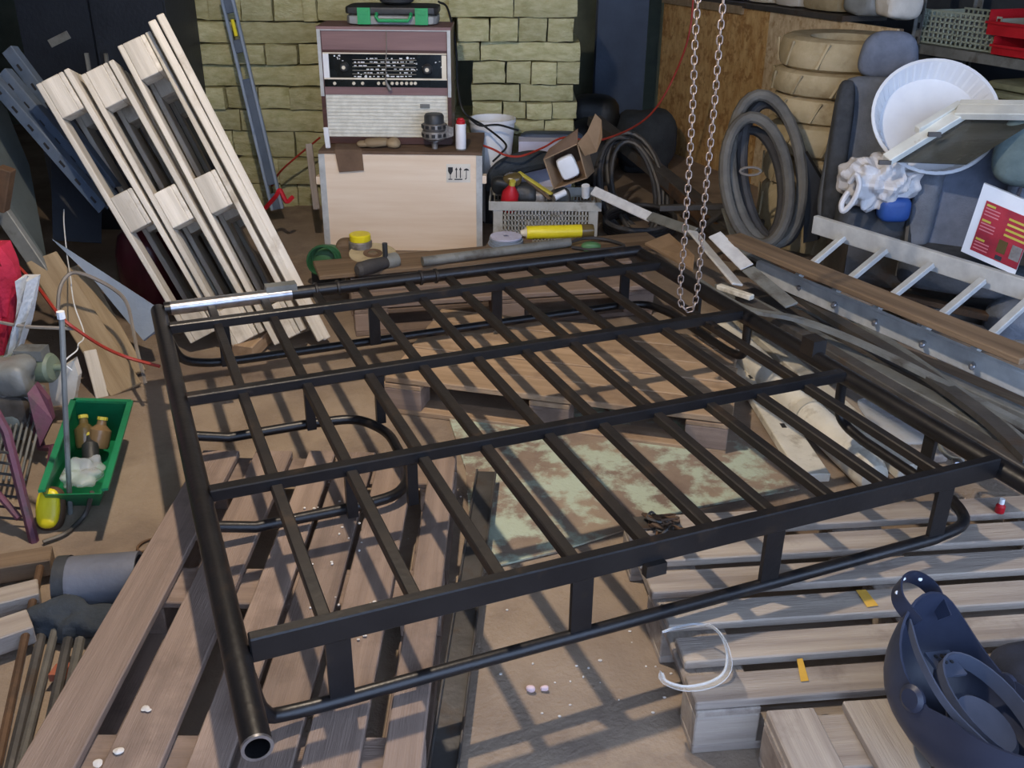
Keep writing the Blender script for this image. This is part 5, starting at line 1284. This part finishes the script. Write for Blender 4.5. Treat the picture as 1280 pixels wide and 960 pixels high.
cable('grey_cable', [wp(72, 395, 3.3), wp(75, 360, 3.35), wp(88, 342, 3.4), wp(108, 344, 3.4), wp(140, 360, 3.4), wp(158, 378, 3.35), wp(166, 410, 3.3), wp(172, 440, 3.2), wp(182, 480, 3.1)], 0.007, m_wiregrey, 'thick grey cable arching over the pale blue panel')
cable('grey_cable', [wp(-5, 402, 2.95), wp(30, 408, 2.96), wp(70, 410, 2.97), wp(92, 411, 3.0)], 0.006, m_wiregrey, 'thin grey cable stretched to the upright rod')

# ------------------------------------------------------------------ green bin
def lerp(a, b, s_): return a * (1 - s_) + b * s_
zb = 0.17
T_ = [fp(92, 500, zb), fp(163, 502, zb), fp(131, 612, zb), fp(52, 614, zb)]      # rim: back left, back right, front right, front left
Bm = [fp(98, 552, 0.0), fp(150, 552, 0.0), fp(124, 632, 0.0), fp(62, 632, 0.0)]
gb = thing('green_bin', 'green plastic parts bin with bottles and film on the floor at left', 'bin', lerp(Bm[0], Bm[2], 0.5))
for i, nm in ((0, 'back_wall'), (1, 'side_wall'), (2, 'front_wall'), (3, 'side_wall')):
    j = (i + 1) % 4; cen = (Bm[0] + Bm[1] + Bm[2] + Bm[3]) / 4
    inn = (cen - (Bm[i] + Bm[j]) / 2); inn.z = 0; inn = inn.normalized() * 0.005
    k = 0.75 if nm == 'front_wall' else 1.0
    g = G(); g.prism([Bm[i], Bm[j], lerp(Bm[j], T_[j], k), lerp(Bm[i], T_[i], k)], inn); g.build(nm, m_green, gb, False)
G().prism([b + ZX * 0.002 for b in Bm], (0, 0, 0.006)).build('bottom', m_green, gb, False)
for i in (0, 1, 3):
    j = (i + 1) % 4; g = G(); g.bar(T_[i], T_[j], 0.018, 0.008); g.build('rim', m_green, gb, False)
def bottle(a, b, r, m, label):
    a = Vector(a); b = Vector(b); d_ = (b - a).normalized(); L = (b - a).length
    t = thing('bottle', label, 'bottle', a, group='bottles in the green bin')
    G().lathe([(r * 0.9, 0), (r, 0.01), (r, L * 0.62), (r * 0.45, L * 0.8), (r * 0.4, L)], a, d_, 14).build('body', m, t)
    G().lathe([(r * 0.48, L * 0.97), (r * 0.48, L * 1.08)], a, d_, 10).build('cap', m_yellowdull, t)
bottle(fp(108, 560, 0.06), fp(104, 522, 0.14), 0.032, m_bottle, 'olive bottle with yellowish cap lying left in the green bin')
bottle(fp(122, 560, 0.06), fp(128, 524, 0.14), 0.034, mat('amber_bottle', S(120, 96, 66), S(138, 112, 80), 6, 0.3, rand=0.1), 'amber brown bottle lying right in the green bin')
bottle(fp(114, 578, 0.05), fp(112, 545, 0.10), 0.026, m_darkplastic, 'small dark bottle lying low in the green bin')
g = G(); q = fp(105, 590, 0.08); g.soft(q, (0.11, 0.13, 0.05), p=2.6, n=16, amp=0.035, fr=30); solo(g, 'plastic_film', m_film, 'crumpled clear plastic film in the front of the green bin', 'film')
# yellow oval lamp in front of the bin
o = fp(63, 636, 0.05)
t = thing('yellow_lamp', 'oval yellow lens lamp lying in front of the green bin', 'lamp', (o.x, o.y, 0))
axl = Vector((0.1, -0.75, 0.55)).normalized(); xl = Vector((1, 0.1, 0.0)); xl = (xl - axl * xl.dot(axl)).normalized(); yl = axl.cross(xl)
G().soft(o + axl * 0.02, (0.066, 0.115, 0.035), (xl, yl, axl), p=2.6, n=9).build('lens', m_yellow, t)
G().soft(o - axl * 0.005, (0.08, 0.13, 0.045), (xl, yl, axl), p=2.8, n=9).build('housing', m_rust, t)
# screwdriver-like rod and hook at the bin
cable('bent_wire', [fp(115, 615, 0.10), fp(108, 640, 0.03), fp(96, 655, 0.01), fp(80, 668, 0.01), fp(54, 678, 0.01)], 0.007, m_darksteel, 'dark bent wire lying in front of the green bin', 'wire')
cable('bent_wire', [fp(200, 672, 0.006), fp(182, 676, 0.006), fp(172, 684, 0.006), fp(176, 690, 0.006), fp(190, 684, 0.006), fp(215, 664, 0.006)], 0.004, m_rust, 'thin rusty wire loop on the floor left of the pallet', 'wire')
# grey duct pipe and dark rag, lower left
a, b = fp(74, 730, 0.07), fp(175, 722, 0.07)
t = thing('duct_pipe', 'short grey plastic duct pipe lying left of the pallet', 'pipe', (a.x, a.y, 0))
x = (b - a).normalized(); L = (b - a).length
G().lathe([(0.06, 0.02), (0.06, 0.0), (0.068, 0.0), (0.068, L), (0.06, L), (0.06, L - 0.02)], a, x, 24, True, True).build('pipe', mat('duct_grey', S(92, 94, 102), S(108, 110, 118), 5, 0.5, rand=0), t)
G().lathe([(0.071, 0), (0.071, 0.03)], a, x, 24, False, False).build('collar', m_darkplastic, t)
q = fp(92, 778, 0.03); g = G(); g.soft((q.x, q.y, 0.04), (0.2, 0.13, 0.07), p=2.5, n=16, amp=0.05, fr=17, seed=3); solo(g, 'dark_rag', m_rag, 'dark rag lying in front of the grey duct pipe', 'rag')
# planks and rods at the lower left edge
for i, (a, b, w_, m, lab) in enumerate([((-30, 716), (66, 700), 0.07, m_plank, 'worn plank at the left edge, farthest of three'), ((-30, 762), (50, 742), 0.07, m_palgrey, 'worn plank at the left edge, middle of three'), ((-30, 806), (40, 782), 0.08, m_palgrey, 'worn plank at the left edge, nearest of three')]):
    o = bar('worn_plank', fp(a[0], a[1], 0.05), fp(b[0], b[1], 0.05), w_, 0.05, m, None); tag(o, lab, 'plank', 'worn planks at the left edge')
for i, (a, b, r_, m) in enumerate([((10, 970), (60, 760), 0.012, m_darksteel), ((22, 970), (72, 775), 0.010, m_hose), ((48, 970), (85, 800), 0.012, m_darksteel), ((-4, 960), (52, 700), 0.010, m_rust), ((66, 960), (100, 800), 0.012, m_hose)]):
    g = G(); g.tube([fp(a[0], a[1], 0.02 + 0.012 * i), fp(b[0], b[1], 0.02 + 0.012 * i)], r_, 8)
    solo(g, 'floor_rod', m, ['dark rod lying at the lower left, leftmost but one', 'grey rod lying at the lower left between two dark rods', 'dark rod lying at the lower left beside the pallet', 'rusty rod at the far left of the lower left rods', 'grey rod lying closest to the left pallet'][i], 'rod', True, 'rods lying at the lower left')
q = fp(80, 852, 0.02); g = G(); g.prism([q, fp(62, 852, 0.02), fp(72, 838, 0.02), fp(92, 836, 0.02)], (0, 0, 0.02)); solo(g, 'orange_brick_piece', mat('orange_brick', S(150, 84, 60), S(168, 98, 72), 9, 0.9, rand=0), 'small orange brick fragment at the lower left', 'brick fragment', False)

# ================================================================== floor items under and around the rack
# long dark strip on the floor
channel('floor_channel', fp(551, 985, 0.05), fp(608, 590, 0.05), 0.064, 0.012, m_darksteel, 'long dark steel channel lying on the floor right of the left pallet', grp=None)
# peeling painted sheet
g = G(); g.prism([fp(582, 588, 0.004), fp(592, 716, 0.004), fp(700, 690, 0.004), fp(868, 636, 0.004), fp(1000, 612, 0.004), fp(930, 532, 0.004), fp(800, 500, 0.004), fp(560, 520, 0.004)], (0, 0, 0.006))
solo(g, 'painted_plywood_sheet', m_sheet, 'flat plywood sheet with peeling green and yellow paint under the rack', 'sheet', False)
# white pipes and boards at right under rack
t = thing('white_pipe', 'thick dirty white pipe with rounded end lying under the right of the rack', 'pipe', fp(1090, 600, 0))
a, b = fp(1092, 596, 0.05), fp(905, 415, 0.07); x = (b - a).normalized(); L = (b - a).length
G().lathe([(0.02, -0.02), (0.045, -0.008), (0.055, 0.02), (0.055, L), (0.05, L)], a, x, 22).build('pipe', m_wpipe, t)
G().lathe([(0.059, L * 0.35), (0.059, L * 0.38)], a, x, 22, False, False).build('joint_ring', m_wpipe, t)
def tagbar(name, p0, p1, w_, t_, m, label, cat, up=ZX, grp=None): o = bar(name, p0, p1, w_, t_, m, None, up); tag(o, label, cat, grp); return o
wb = thing('white_plank', 'dirty white plank with two slots lying left of the white pipe', 'plank', fp(985, 540, 0))
a, b = fp(1018, 598, 0.03), fp(902, 420, 0.03)
bar('board', a, b, 0.10, 0.03, m_wpipe, wb)
for s_ in (0.28, 0.62):
    c = lerp(a, b, s_); G().box(c + ZX * 0.0155, (0.03, 0.016, 0.002), frame(a, b)).build('slot', m_print, wb, False)
tagbar('white_plank', fp(1135, 590, 0.03), fp(925, 400, 0.04), 0.07, 0.05, m_wpipe, 'narrow dirty white plank lying right of the white pipe', 'plank')
tagbar('grey_plank', fp(1165, 575, 0.02), fp(960, 412, 0.02), 0.12, 0.03, m_palgrey, 'dusty grey plank lying furthest right under the rack', 'plank')
g = G()
q = fp(1120, 525, 0.06); g.soft((q.x, q.y, 0.055), (0.34, 0.16, 0.03), frame(fp(1165, 575), fp(960, 412)), p=3, n=8, amp=0.02, fr=12); solo(g, 'crumpled_film', m_film, 'crumpled pale plastic film lying on the grey plank under the rack', 'film')
# clamp at the right of the rack
t = thing('wire_loop', 'loop of grey wire rope by the right rack tube', 'wire rope', fp(1190, 565, 0.2))
G().tube(curve([fp(1205, 575, 0.2), fp(1188, 572, 0.2), fp(1176, 560, 0.2), fp(1180, 550, 0.2), fp(1196, 552, 0.2), fp(1212, 562, 0.2)], 5), 0.007, 7).build('rope', m_greysteel, t)
G().soft(fp(1196, 580, 0.2), (0.03, 0.03, 0.03), p=4, n=4).build('clamp', m_steelbare, t)
# lighter with red body on the pallet
q = fp(1249, 640, 0.146)
t = thing('small_bottle', 'tiny bottle with red body lying on the right pallet', 'bottle', q)
G().lathe([(0.012, 0), (0.013, 0.004), (0.013, 0.02), (0.006, 0.028)], q, ZX, 12).build('body', m_red, t)
G().lathe([(0.007, 0.026), (0.007, 0.042)], q, ZX, 10).build('cap', m_white, t)
# clear plastic loop on the right pallet
t = thing('clear_visor', 'bent clear plastic visor lying at the corner of the right pallet', 'visor', fp(868, 840, 0.146))
pl = [(828, 790, 0.16), (846, 784, 0.17), (872, 780, 0.19), (896, 788, 0.2), (908, 812, 0.19), (906, 838, 0.17), (888, 852, 0.155), (858, 858, 0.15), (834, 852, 0.15), (828, 842, 0.15)]
c_ = curve([fp(*p) for p in pl], 5); g = G(); n_ = len(c_)
for i in range(n_):
    w_ = 0.05 * math.sin(math.pi * (i + 1) / (n_ + 1)) + 0.008
    tt = (c_[min(i + 1, n_ - 1)] - c_[max(i - 1, 0)]).normalized(); s_ = (ZX * 0.5 + Vector((-0.2, -0.9, 0))).normalized(); s_ = (s_ - tt * s_.dot(tt)).normalized(); nn_ = tt.cross(s_) * 0.001
    g.v += [c_[i] + nn_, c_[i] + s_ * w_ + nn_, c_[i] + s_ * w_ - nn_, c_[i] - nn_]
for i in range(n_ - 1):
    for j in range(4): g.f.append((i * 4 + j, i * 4 + (j + 1) % 4, i * 4 + 4 + (j + 1) % 4, i * 4 + 4 + j))
g.f.append((3, 2, 1, 0)); k = (n_ - 1) * 4; g.f.append((k, k + 1, k + 2, k + 3))
g.build('visor_sheet', m_clear, t)
G().tube(c_, 0.003, 6).build('rolled_edge', mat('clear_rim', S(220, 226, 232), S(230, 236, 240), 6, 0.15, rand=0, alpha=0.7), t)
# scale pieces: dark crumpled wire brush bits near the rack middle
for i, (x, y) in enumerate([(826, 652), (838, 668)]):
    q = fp(x, y, 0.16); t = thing('steel_wool', ['flat clump of dark swarf on the right pallet, farther one', 'flat clump of dark swarf on the right pallet, nearer one'][i], 'swarf', q, group='swarf clumps')
    random.seed(40 + i)
    for k in range(9):
        pts = [q + Vector((random.uniform(-0.05, 0.05), random.uniform(-0.03, 0.03), random.uniform(-0.005, 0.02))) for _ in range(4)]
        G().tube(curve(pts, 4, True), 0.004, 5, True).build('curl', m_rust if k % 3 else m_darksteel, t)
tagbar('steel_plate', fp(792, 655, 0.150), fp(824, 652, 0.150), 0.06, 0.006, m_darksteel, 'small dark plate at the far left corner of the right pallet', 'plate')
# ochre paint marks on two boards of the right pallet
rpal = [o_ for o_ in COL.objects if o_.get('label', '').startswith('grey pallet under the near right')][0]
for pts in ([(996, 824), (1003, 823), (1011, 851), (1001, 852)], [(1070, 738), (1082, 737), (1098, 757), (1084, 759)]):
    G().prism([fp(x, y, 0.1465) for x, y in pts], (0, 0, 0.0006)).build('ochre_mark', m_ochre, rpal, False)
# debris crumbs
random.seed(77)
m_crumbs = []
def crumbs(n, x0, y0, x1, y1, z, s0, s1, name, label):
    g = G()
    for _ in range(n):
        q = fp(random.uniform(x0, x1), random.uniform(y0, y1), z); s_ = random.uniform(s0, s1)
        g.soft((q.x, q.y, z + s_ * 0.3), (s_ * random.uniform(0.7, 1.6), s_, s_ * 0.6), p=2, n=2, amp=0)
    o = solo(g, name, m_debris, label, 'debris'); o['kind'] = 'stuff'; return o
crumbs(36, 380, 620, 470, 800, 0.146, 0.003, 0.009, 'plaster_crumbs', 'pale plaster crumbs scattered on the left pallet boards')
crumbs(34, 620, 760, 860, 900, 0.0, 0.003, 0.008, 'floor_crumbs', 'pale crumbs scattered on the floor before the right pallet')
crumbs(24, 480, 560, 590, 680, 0.012, 0.003, 0.008, 'floor_crumbs', 'pale crumbs scattered on the floor beside the painted sheet')
for i, (x, y) in enumerate([(663, 862), (680, 861)]):
    q = fp(x, y, 0.008); g = G(); g.soft((q.x, q.y, 0.009), (0.02, 0.014, 0.016), p=2.2, n=5, amp=0.006, fr=40, seed=i); solo(g, 'pink_pebble', mat('pink_stone', S(206, 178, 178), S(222, 196, 196), 12, 0.8, rand=0), ['pinkish pebble on the floor before the rack, left one', 'pinkish pebble on the floor before the rack, right one'][i], 'pebble', True, 'pink pebbles')
for i, (x, y) in enumerate([(183, 888), (148, 940), (120, 956)]):
    q = fp(x, y, 0.147); g = G(); g.soft((q.x, q.y, 0.149), (0.026 - 0.005 * i, 0.016, 0.003), p=2.2, n=8, amp=0.008, fr=70, seed=i); solo(g, 'plaster_flake', m_debris, ['largest white plaster flake on the left pallet', 'middle sized white plaster flake on the left pallet', 'white plaster flake at the lower edge of the left pallet'][i], 'flake', True, 'plaster flakes')

# ------------------------------------------------------------------ tools between rack and crate
# loose pipe on the back pallet
g = G(); a, b = fp(528, 327, 0.20), fp(712, 303, 0.20); g.tube([a, b], 0.022, 14); solo(g, 'loose_pipe', m_greysteel, 'loose grey steel pipe lying behind the far edge of the rack', 'pipe')
g = G(); q = fp(590, 316, 0.16); 
tagbar('flat_board', fp(395, 338, 0.165), fp(820, 300, 0.165), 0.22, 0.02, m_plank, 'dusty brown board lying between rack and plywood crate', 'board')
# yellow can
q = fp(451, 313, 0.176)
t = thing('yellow_can', 'small can with yellow lid standing in front of the plywood crate', 'can', q)
G().lathe([(0.052, 0), (0.055, 0.004), (0.055, 0.045), (0.05, 0.05)], q, ZX, 20).build('body', m_castal, t)
G().lathe([(0.048, 0.048), (0.05, 0.052), (0.05, 0.078), (0.046, 0.082)], q, ZX, 20).build('lid', m_yellow, t)
# grinding disc
q = fp(466, 318, 0.18)
t = thing('grinding_disc', 'flat tan grinding disc lying before the yellow can', 'grinding disc', q)
G().lathe([(0.022, 0), (0.11, 0), (0.11, 0.006), (0.022, 0.006)], q, (0.05, -0.15, 1), 28, False, False).build('disc', m_tyre, t)
G().lathe([(0.022, -0.001), (0.045, -0.001), (0.045, 0.008), (0.022, 0.008)], q, (0.05, -0.15, 1), 20, False, False).build('label_ring', m_carddark, t)
# angle grinder lying
q = fp(462, 332, 0.2)
t = thing('angle_grinder', 'dark angle grinder lying below the grinding disc', 'angle grinder', (q.x, q.y, 0.17))
a, b = fp(446, 338, 0.2), fp(482, 328, 0.2); x = (b - a).normalized(); L = (b - a).length
G().lathe([(0.02, 0), (0.032, 0.015), (0.034, L * 0.5), (0.028, L)], a, x, 14).build('motor_body', m_rubber, t)
G().lathe([(0.03, L), (0.036, L + 0.02), (0.034, L + 0.06), (0.02, L + 0.07)], a, x, 14).build('gear_head', m_greysteel, t)
G().tube([b + ZX * 0.02, b + ZX * 0.09], 0.012, 8).build('side_handle', m_darkplastic, t)
# green coil / tool
q = fp(408, 326, 0.12)
t = thing('green_power_tool', 'green power tool with coiled green cable left of the yellow can', 'power tool', (q.x, q.y, 0.0))
G().soft((q.x, q.y + 0.02, 0.13), (0.15, 0.11, 0.12), p=3, n=8).build('body', mat('dull_green', S(62, 104, 66), S(82, 126, 82), 8, 0.5, rand=0), t)
G().soft((q.x + 0.1, q.y + 0.04, 0.15), (0.12, 0.09, 0.14), p=3, n=7).build('grip', m_plank, t)
G().box((q.x, q.y + 0.02, 0.035), (0.14, 0.1, 0.07)).build('foot', m_darkplastic, t, False)
for k in range(4):
    G().tube([wp(402 + 18 * math.cos(2 * math.pi * j / 20) + k * 2, 326 + 18 * math.sin(2 * math.pi * j / 20), q.y - 0.08 + k * 0.012) for j in range(20)], 0.005, 6, True).build('cable_turn', mat('green_cable', S(38, 84, 52), S(50, 100, 64), 8, 0.5, rand=0), t)
# disc stack
q = fp(632, 305, 0.176)
t = thing('disc_stack', 'stack of small bluish cutting discs on the board right of the crate', 'cutting discs', q)
for k in range(5): G().lathe([(0.012, 0), (0.085 - 0.002 * k, 0), (0.085 - 0.002 * k, 0.007), (0.012, 0.007)], q + ZX * 0.0085 * k + Vector((0.002 * (k % 3), 0, 0)), ZX, 26, False, False).build('disc', m_lavender if k == 4 else m_paleblue, t)
# yellow cartridge
a, b = fp(656, 291, 0.21), fp(746, 288, 0.21)
t = thing('yellow_cartridge', 'yellow sealant cartridge lying in front of the grey basket', 'cartridge', (a.x, a.y, 0.176))
x = (b - a).normalized(); L = (b - a).length
G().lathe([(0.031, L * 0.02), (0.033, L * 0.03), (0.033, L * 0.85), (0.031, L * 0.86)], a, x, 18).build('tube', m_yellow, t)
G().lathe([(0.0335, L * 0.78), (0.0335, L * 0.93), (0.03, L * 0.95)], a, x, 18).build('printed_end', m_bottle, t)
G().lathe([(0.012, -L * 0.06), (0.02, 0), (0.028, L * 0.02)], a, x, 14).build('nozzle', m_cream, t)
G().box(a + x * L * 0.03 - ZX * 0.034, (0.05, 0.06, 0.01)).build('rest', m_carddark, t, False); G().box(a + x * L * 0.9 - ZX * 0.034, (0.05, 0.06, 0.01)).build('rest', m_carddark, t, False)
g = G(); g.tube(curve([fp(700, 308, 0.19), fp(730, 298, 0.2), fp(760, 300, 0.19), fp(780, 308, 0.19), fp(745, 312, 0.19), fp(715, 309, 0.19)], 5), 0.008, 7); solo(g, 'dark_hose', m_rubber, 'short dark hose curled in front of the yellow cartridge', 'hose')
q = fp(738, 310, 0.19); g = G(); g.soft((q.x, q.y, 0.195), (0.09, 0.05, 0.04), p=3, n=6, amp=0.01, fr=20); solo(g, 'green_fitting', mat('dull_green', S(62, 104, 66)), 'small green fitting lying in the curled dark hose', 'fitting')
# wood offcuts at the foot of the leaning pallets
tagbar('wood_offcut', fp(300, 440, 0.03), fp(322, 418, 0.05), 0.12, 0.06, m_palyel, 'yellow wooden offcut lying at the foot of the leaning pallets', 'offcut')

# ------------------------------------------------------------------ welding helmet (bottom right)
HB = 0.152
ez = Vector((0.34, -0.16, 0.92)).normalized()           # opening direction
ex = Vector((0.42, -0.90, 0)); ex = (ex - ez * ex.dot(ez)).normalized(); ey = ez.cross(ex)
c0 = fp(1212, 905, 0.24)
hm = thing('welding_helmet', 'dark navy welding helmet lying open side up on the near right pallet', 'welding helmet', (c0.x, c0.y, HB))
def hl(x, y, z): return c0 + ex * x + ey * y + ez * z
HH = 0.17
g = G(); nu, nv, th = 40, 12, 0.005
for side in (0, 1):
    for j in range(nv + 1):
        ph = (math.pi / 2) * j / nv
        for i in range(nu):
            a = 2 * math.pi * i / nu; ca, sa = math.cos(a), math.sin(a)
            rr = math.cos(ph) ** 0.6
            px_ = (0.20 - side * th) * rr * math.copysign(abs(ca) ** 0.8, ca) * (1.0 + 0.05 * sa); py_ = (0.135 - side * th) * rr * math.copysign(abs(sa) ** 0.9, sa)
            rim = 0.05 + 0.05 * math.cos(2 * a) * (1 if ca < 0 else 0.6) + 0.03 * ca
            g.v.append(hl(px_, py_, rim * (1 - math.sin(ph)) - (HH - side * th) * math.sin(ph) * 0.75))
F = lambda s_, j, i: s_ * (nv + 1) * nu + j * nu + i % nu
for j in range(nv):
    for i in range(nu):
        g.f.append((F(0, j, i), F(0, j + 1, i), F(0, j + 1, i + 1), F(0, j, i + 1))); g.f.append((F(1, j, i), F(1, j, i + 1), F(1, j + 1, i + 1), F(1, j + 1, i)))
for i in range(nu): g.f.append((F(0, 0, i), F(0, 0, i + 1), F(1, 0, i + 1), F(1, 0, i)))
low = min(v.z for v in g.v)
for v in g.v: v.z += HB + 0.002 - low
c0 = c0 + ZX * (HB + 0.002 - low)
g.build('shell', m_helmet, hm, True, ang=60)
def band(pts, w_, nm, m, closed=True, upv=ZX, th=0.002):
    g = G(); n_ = len(pts)
    for i in range(n_):
        tt = (pts[(i + 1) % n_] - pts[i - 1]) if closed else (pts[min(i + 1, n_ - 1)] - pts[max(i - 1, 0)]); tt.normalize()
        s_ = (upv - tt * upv.dot(tt)).normalized() * (w_ / 2); q_ = tt.cross(s_).normalized() * th
        g.v += [pts[i] + s_ + q_, pts[i] - s_ + q_, pts[i] - s_ - q_, pts[i] + s_ - q_]
    for i in range(n_ if closed else n_ - 1):
        for j in range(4): g.f.append((i * 4 + j, i * 4 + (j + 1) % 4, ((i + 1) % n_) * 4 + (j + 1) % 4, ((i + 1) % n_) * 4 + j))
    if not closed: g.f.append((3, 2, 1, 0)); k = (n_ - 1) * 4; g.f.append((k, k + 1, k + 2, k + 3))
    return g.build(nm, m, hm)
band([hl(0.02 + 0.115 * math.cos(2 * math.pi * k / 28), 0.015 + 0.085 * math.sin(2 * math.pi * k / 28), 0.0) for k in range(28)], 0.032, 'head_band', m_helmetin, True, ez)
loop_ = curve([hl(-0.15, -0.06, 0.04), hl(-0.20, -0.075, 0.05), hl(-0.235, -0.05, 0.06), hl(-0.245, 0.0, 0.06), hl(-0.22, 0.04, 0.05), hl(-0.165, 0.045, 0.03)], 6)
st_ = band(loop_, 0.032, 'strap_loop', m_helmet, False, upv=ez)
for k in (8, 14, 20): G().lathe([(0.004, 0), (0.004, 0.005)], loop_[k] , Vector((0, -0.8, 0.6)), 8).build('stud', m_white, st_)
pl_ = G().box(hl(-0.085, 0.0, -0.005), (0.055, 0.07, 0.006), (ex, ey, ez)).build('adjuster_plate', m_helmetin, hm, False)
for k in range(6): G().lathe([(0.004, 0), (0.004, 0.002)], hl(-0.10 + 0.014 * (k // 3), -0.016 + 0.016 * (k % 3), -0.0015), ez, 8).build('hole', m_print, pl_)
G().lathe([(0.02, -0.03), (0.068, -0.025), (0.072, -0.012), (0.06, -0.002), (0.02, -0.006)], hl(0.035, 0.015, -0.02), ez, 26).build('ratchet_pad', m_helmetin, hm)
for s_ in (-1, 1): G().lathe([(0.024, 0), (0.026, 0.008), (0.018, 0.014)], hl(-0.03, s_ * 0.128, -0.015), ey * s_, 16).build('side_knob', m_helmet, hm)
band(curve([hl(-0.16, -0.07, 0.035), hl(-0.08, -0.105, 0.03), hl(0.02, -0.11, 0.02), hl(0.14, -0.085, 0.03)], 6), 0.014, 'cross_strap', m_helmetin, False, ez)
# second navy item: heap of dark blue cloth at the right edge
q = fp(1285, 880, 0.2); g = G(); g.soft((q.x + 0.09, q.y + 0.05, 0.20), (0.2, 0.3, 0.10), p=2.6, n=12, amp=0.05, fr=8, seed=2); solo(g, 'navy_cloth', mat('navy_cloth', S(32, 38, 54), S(44, 50, 68), 8, 0.9, bump=0.3, rand=0), 'dark navy cloth bunched against the welding helmet at the right edge', 'cloth')
bpy.context.view_layer.update()
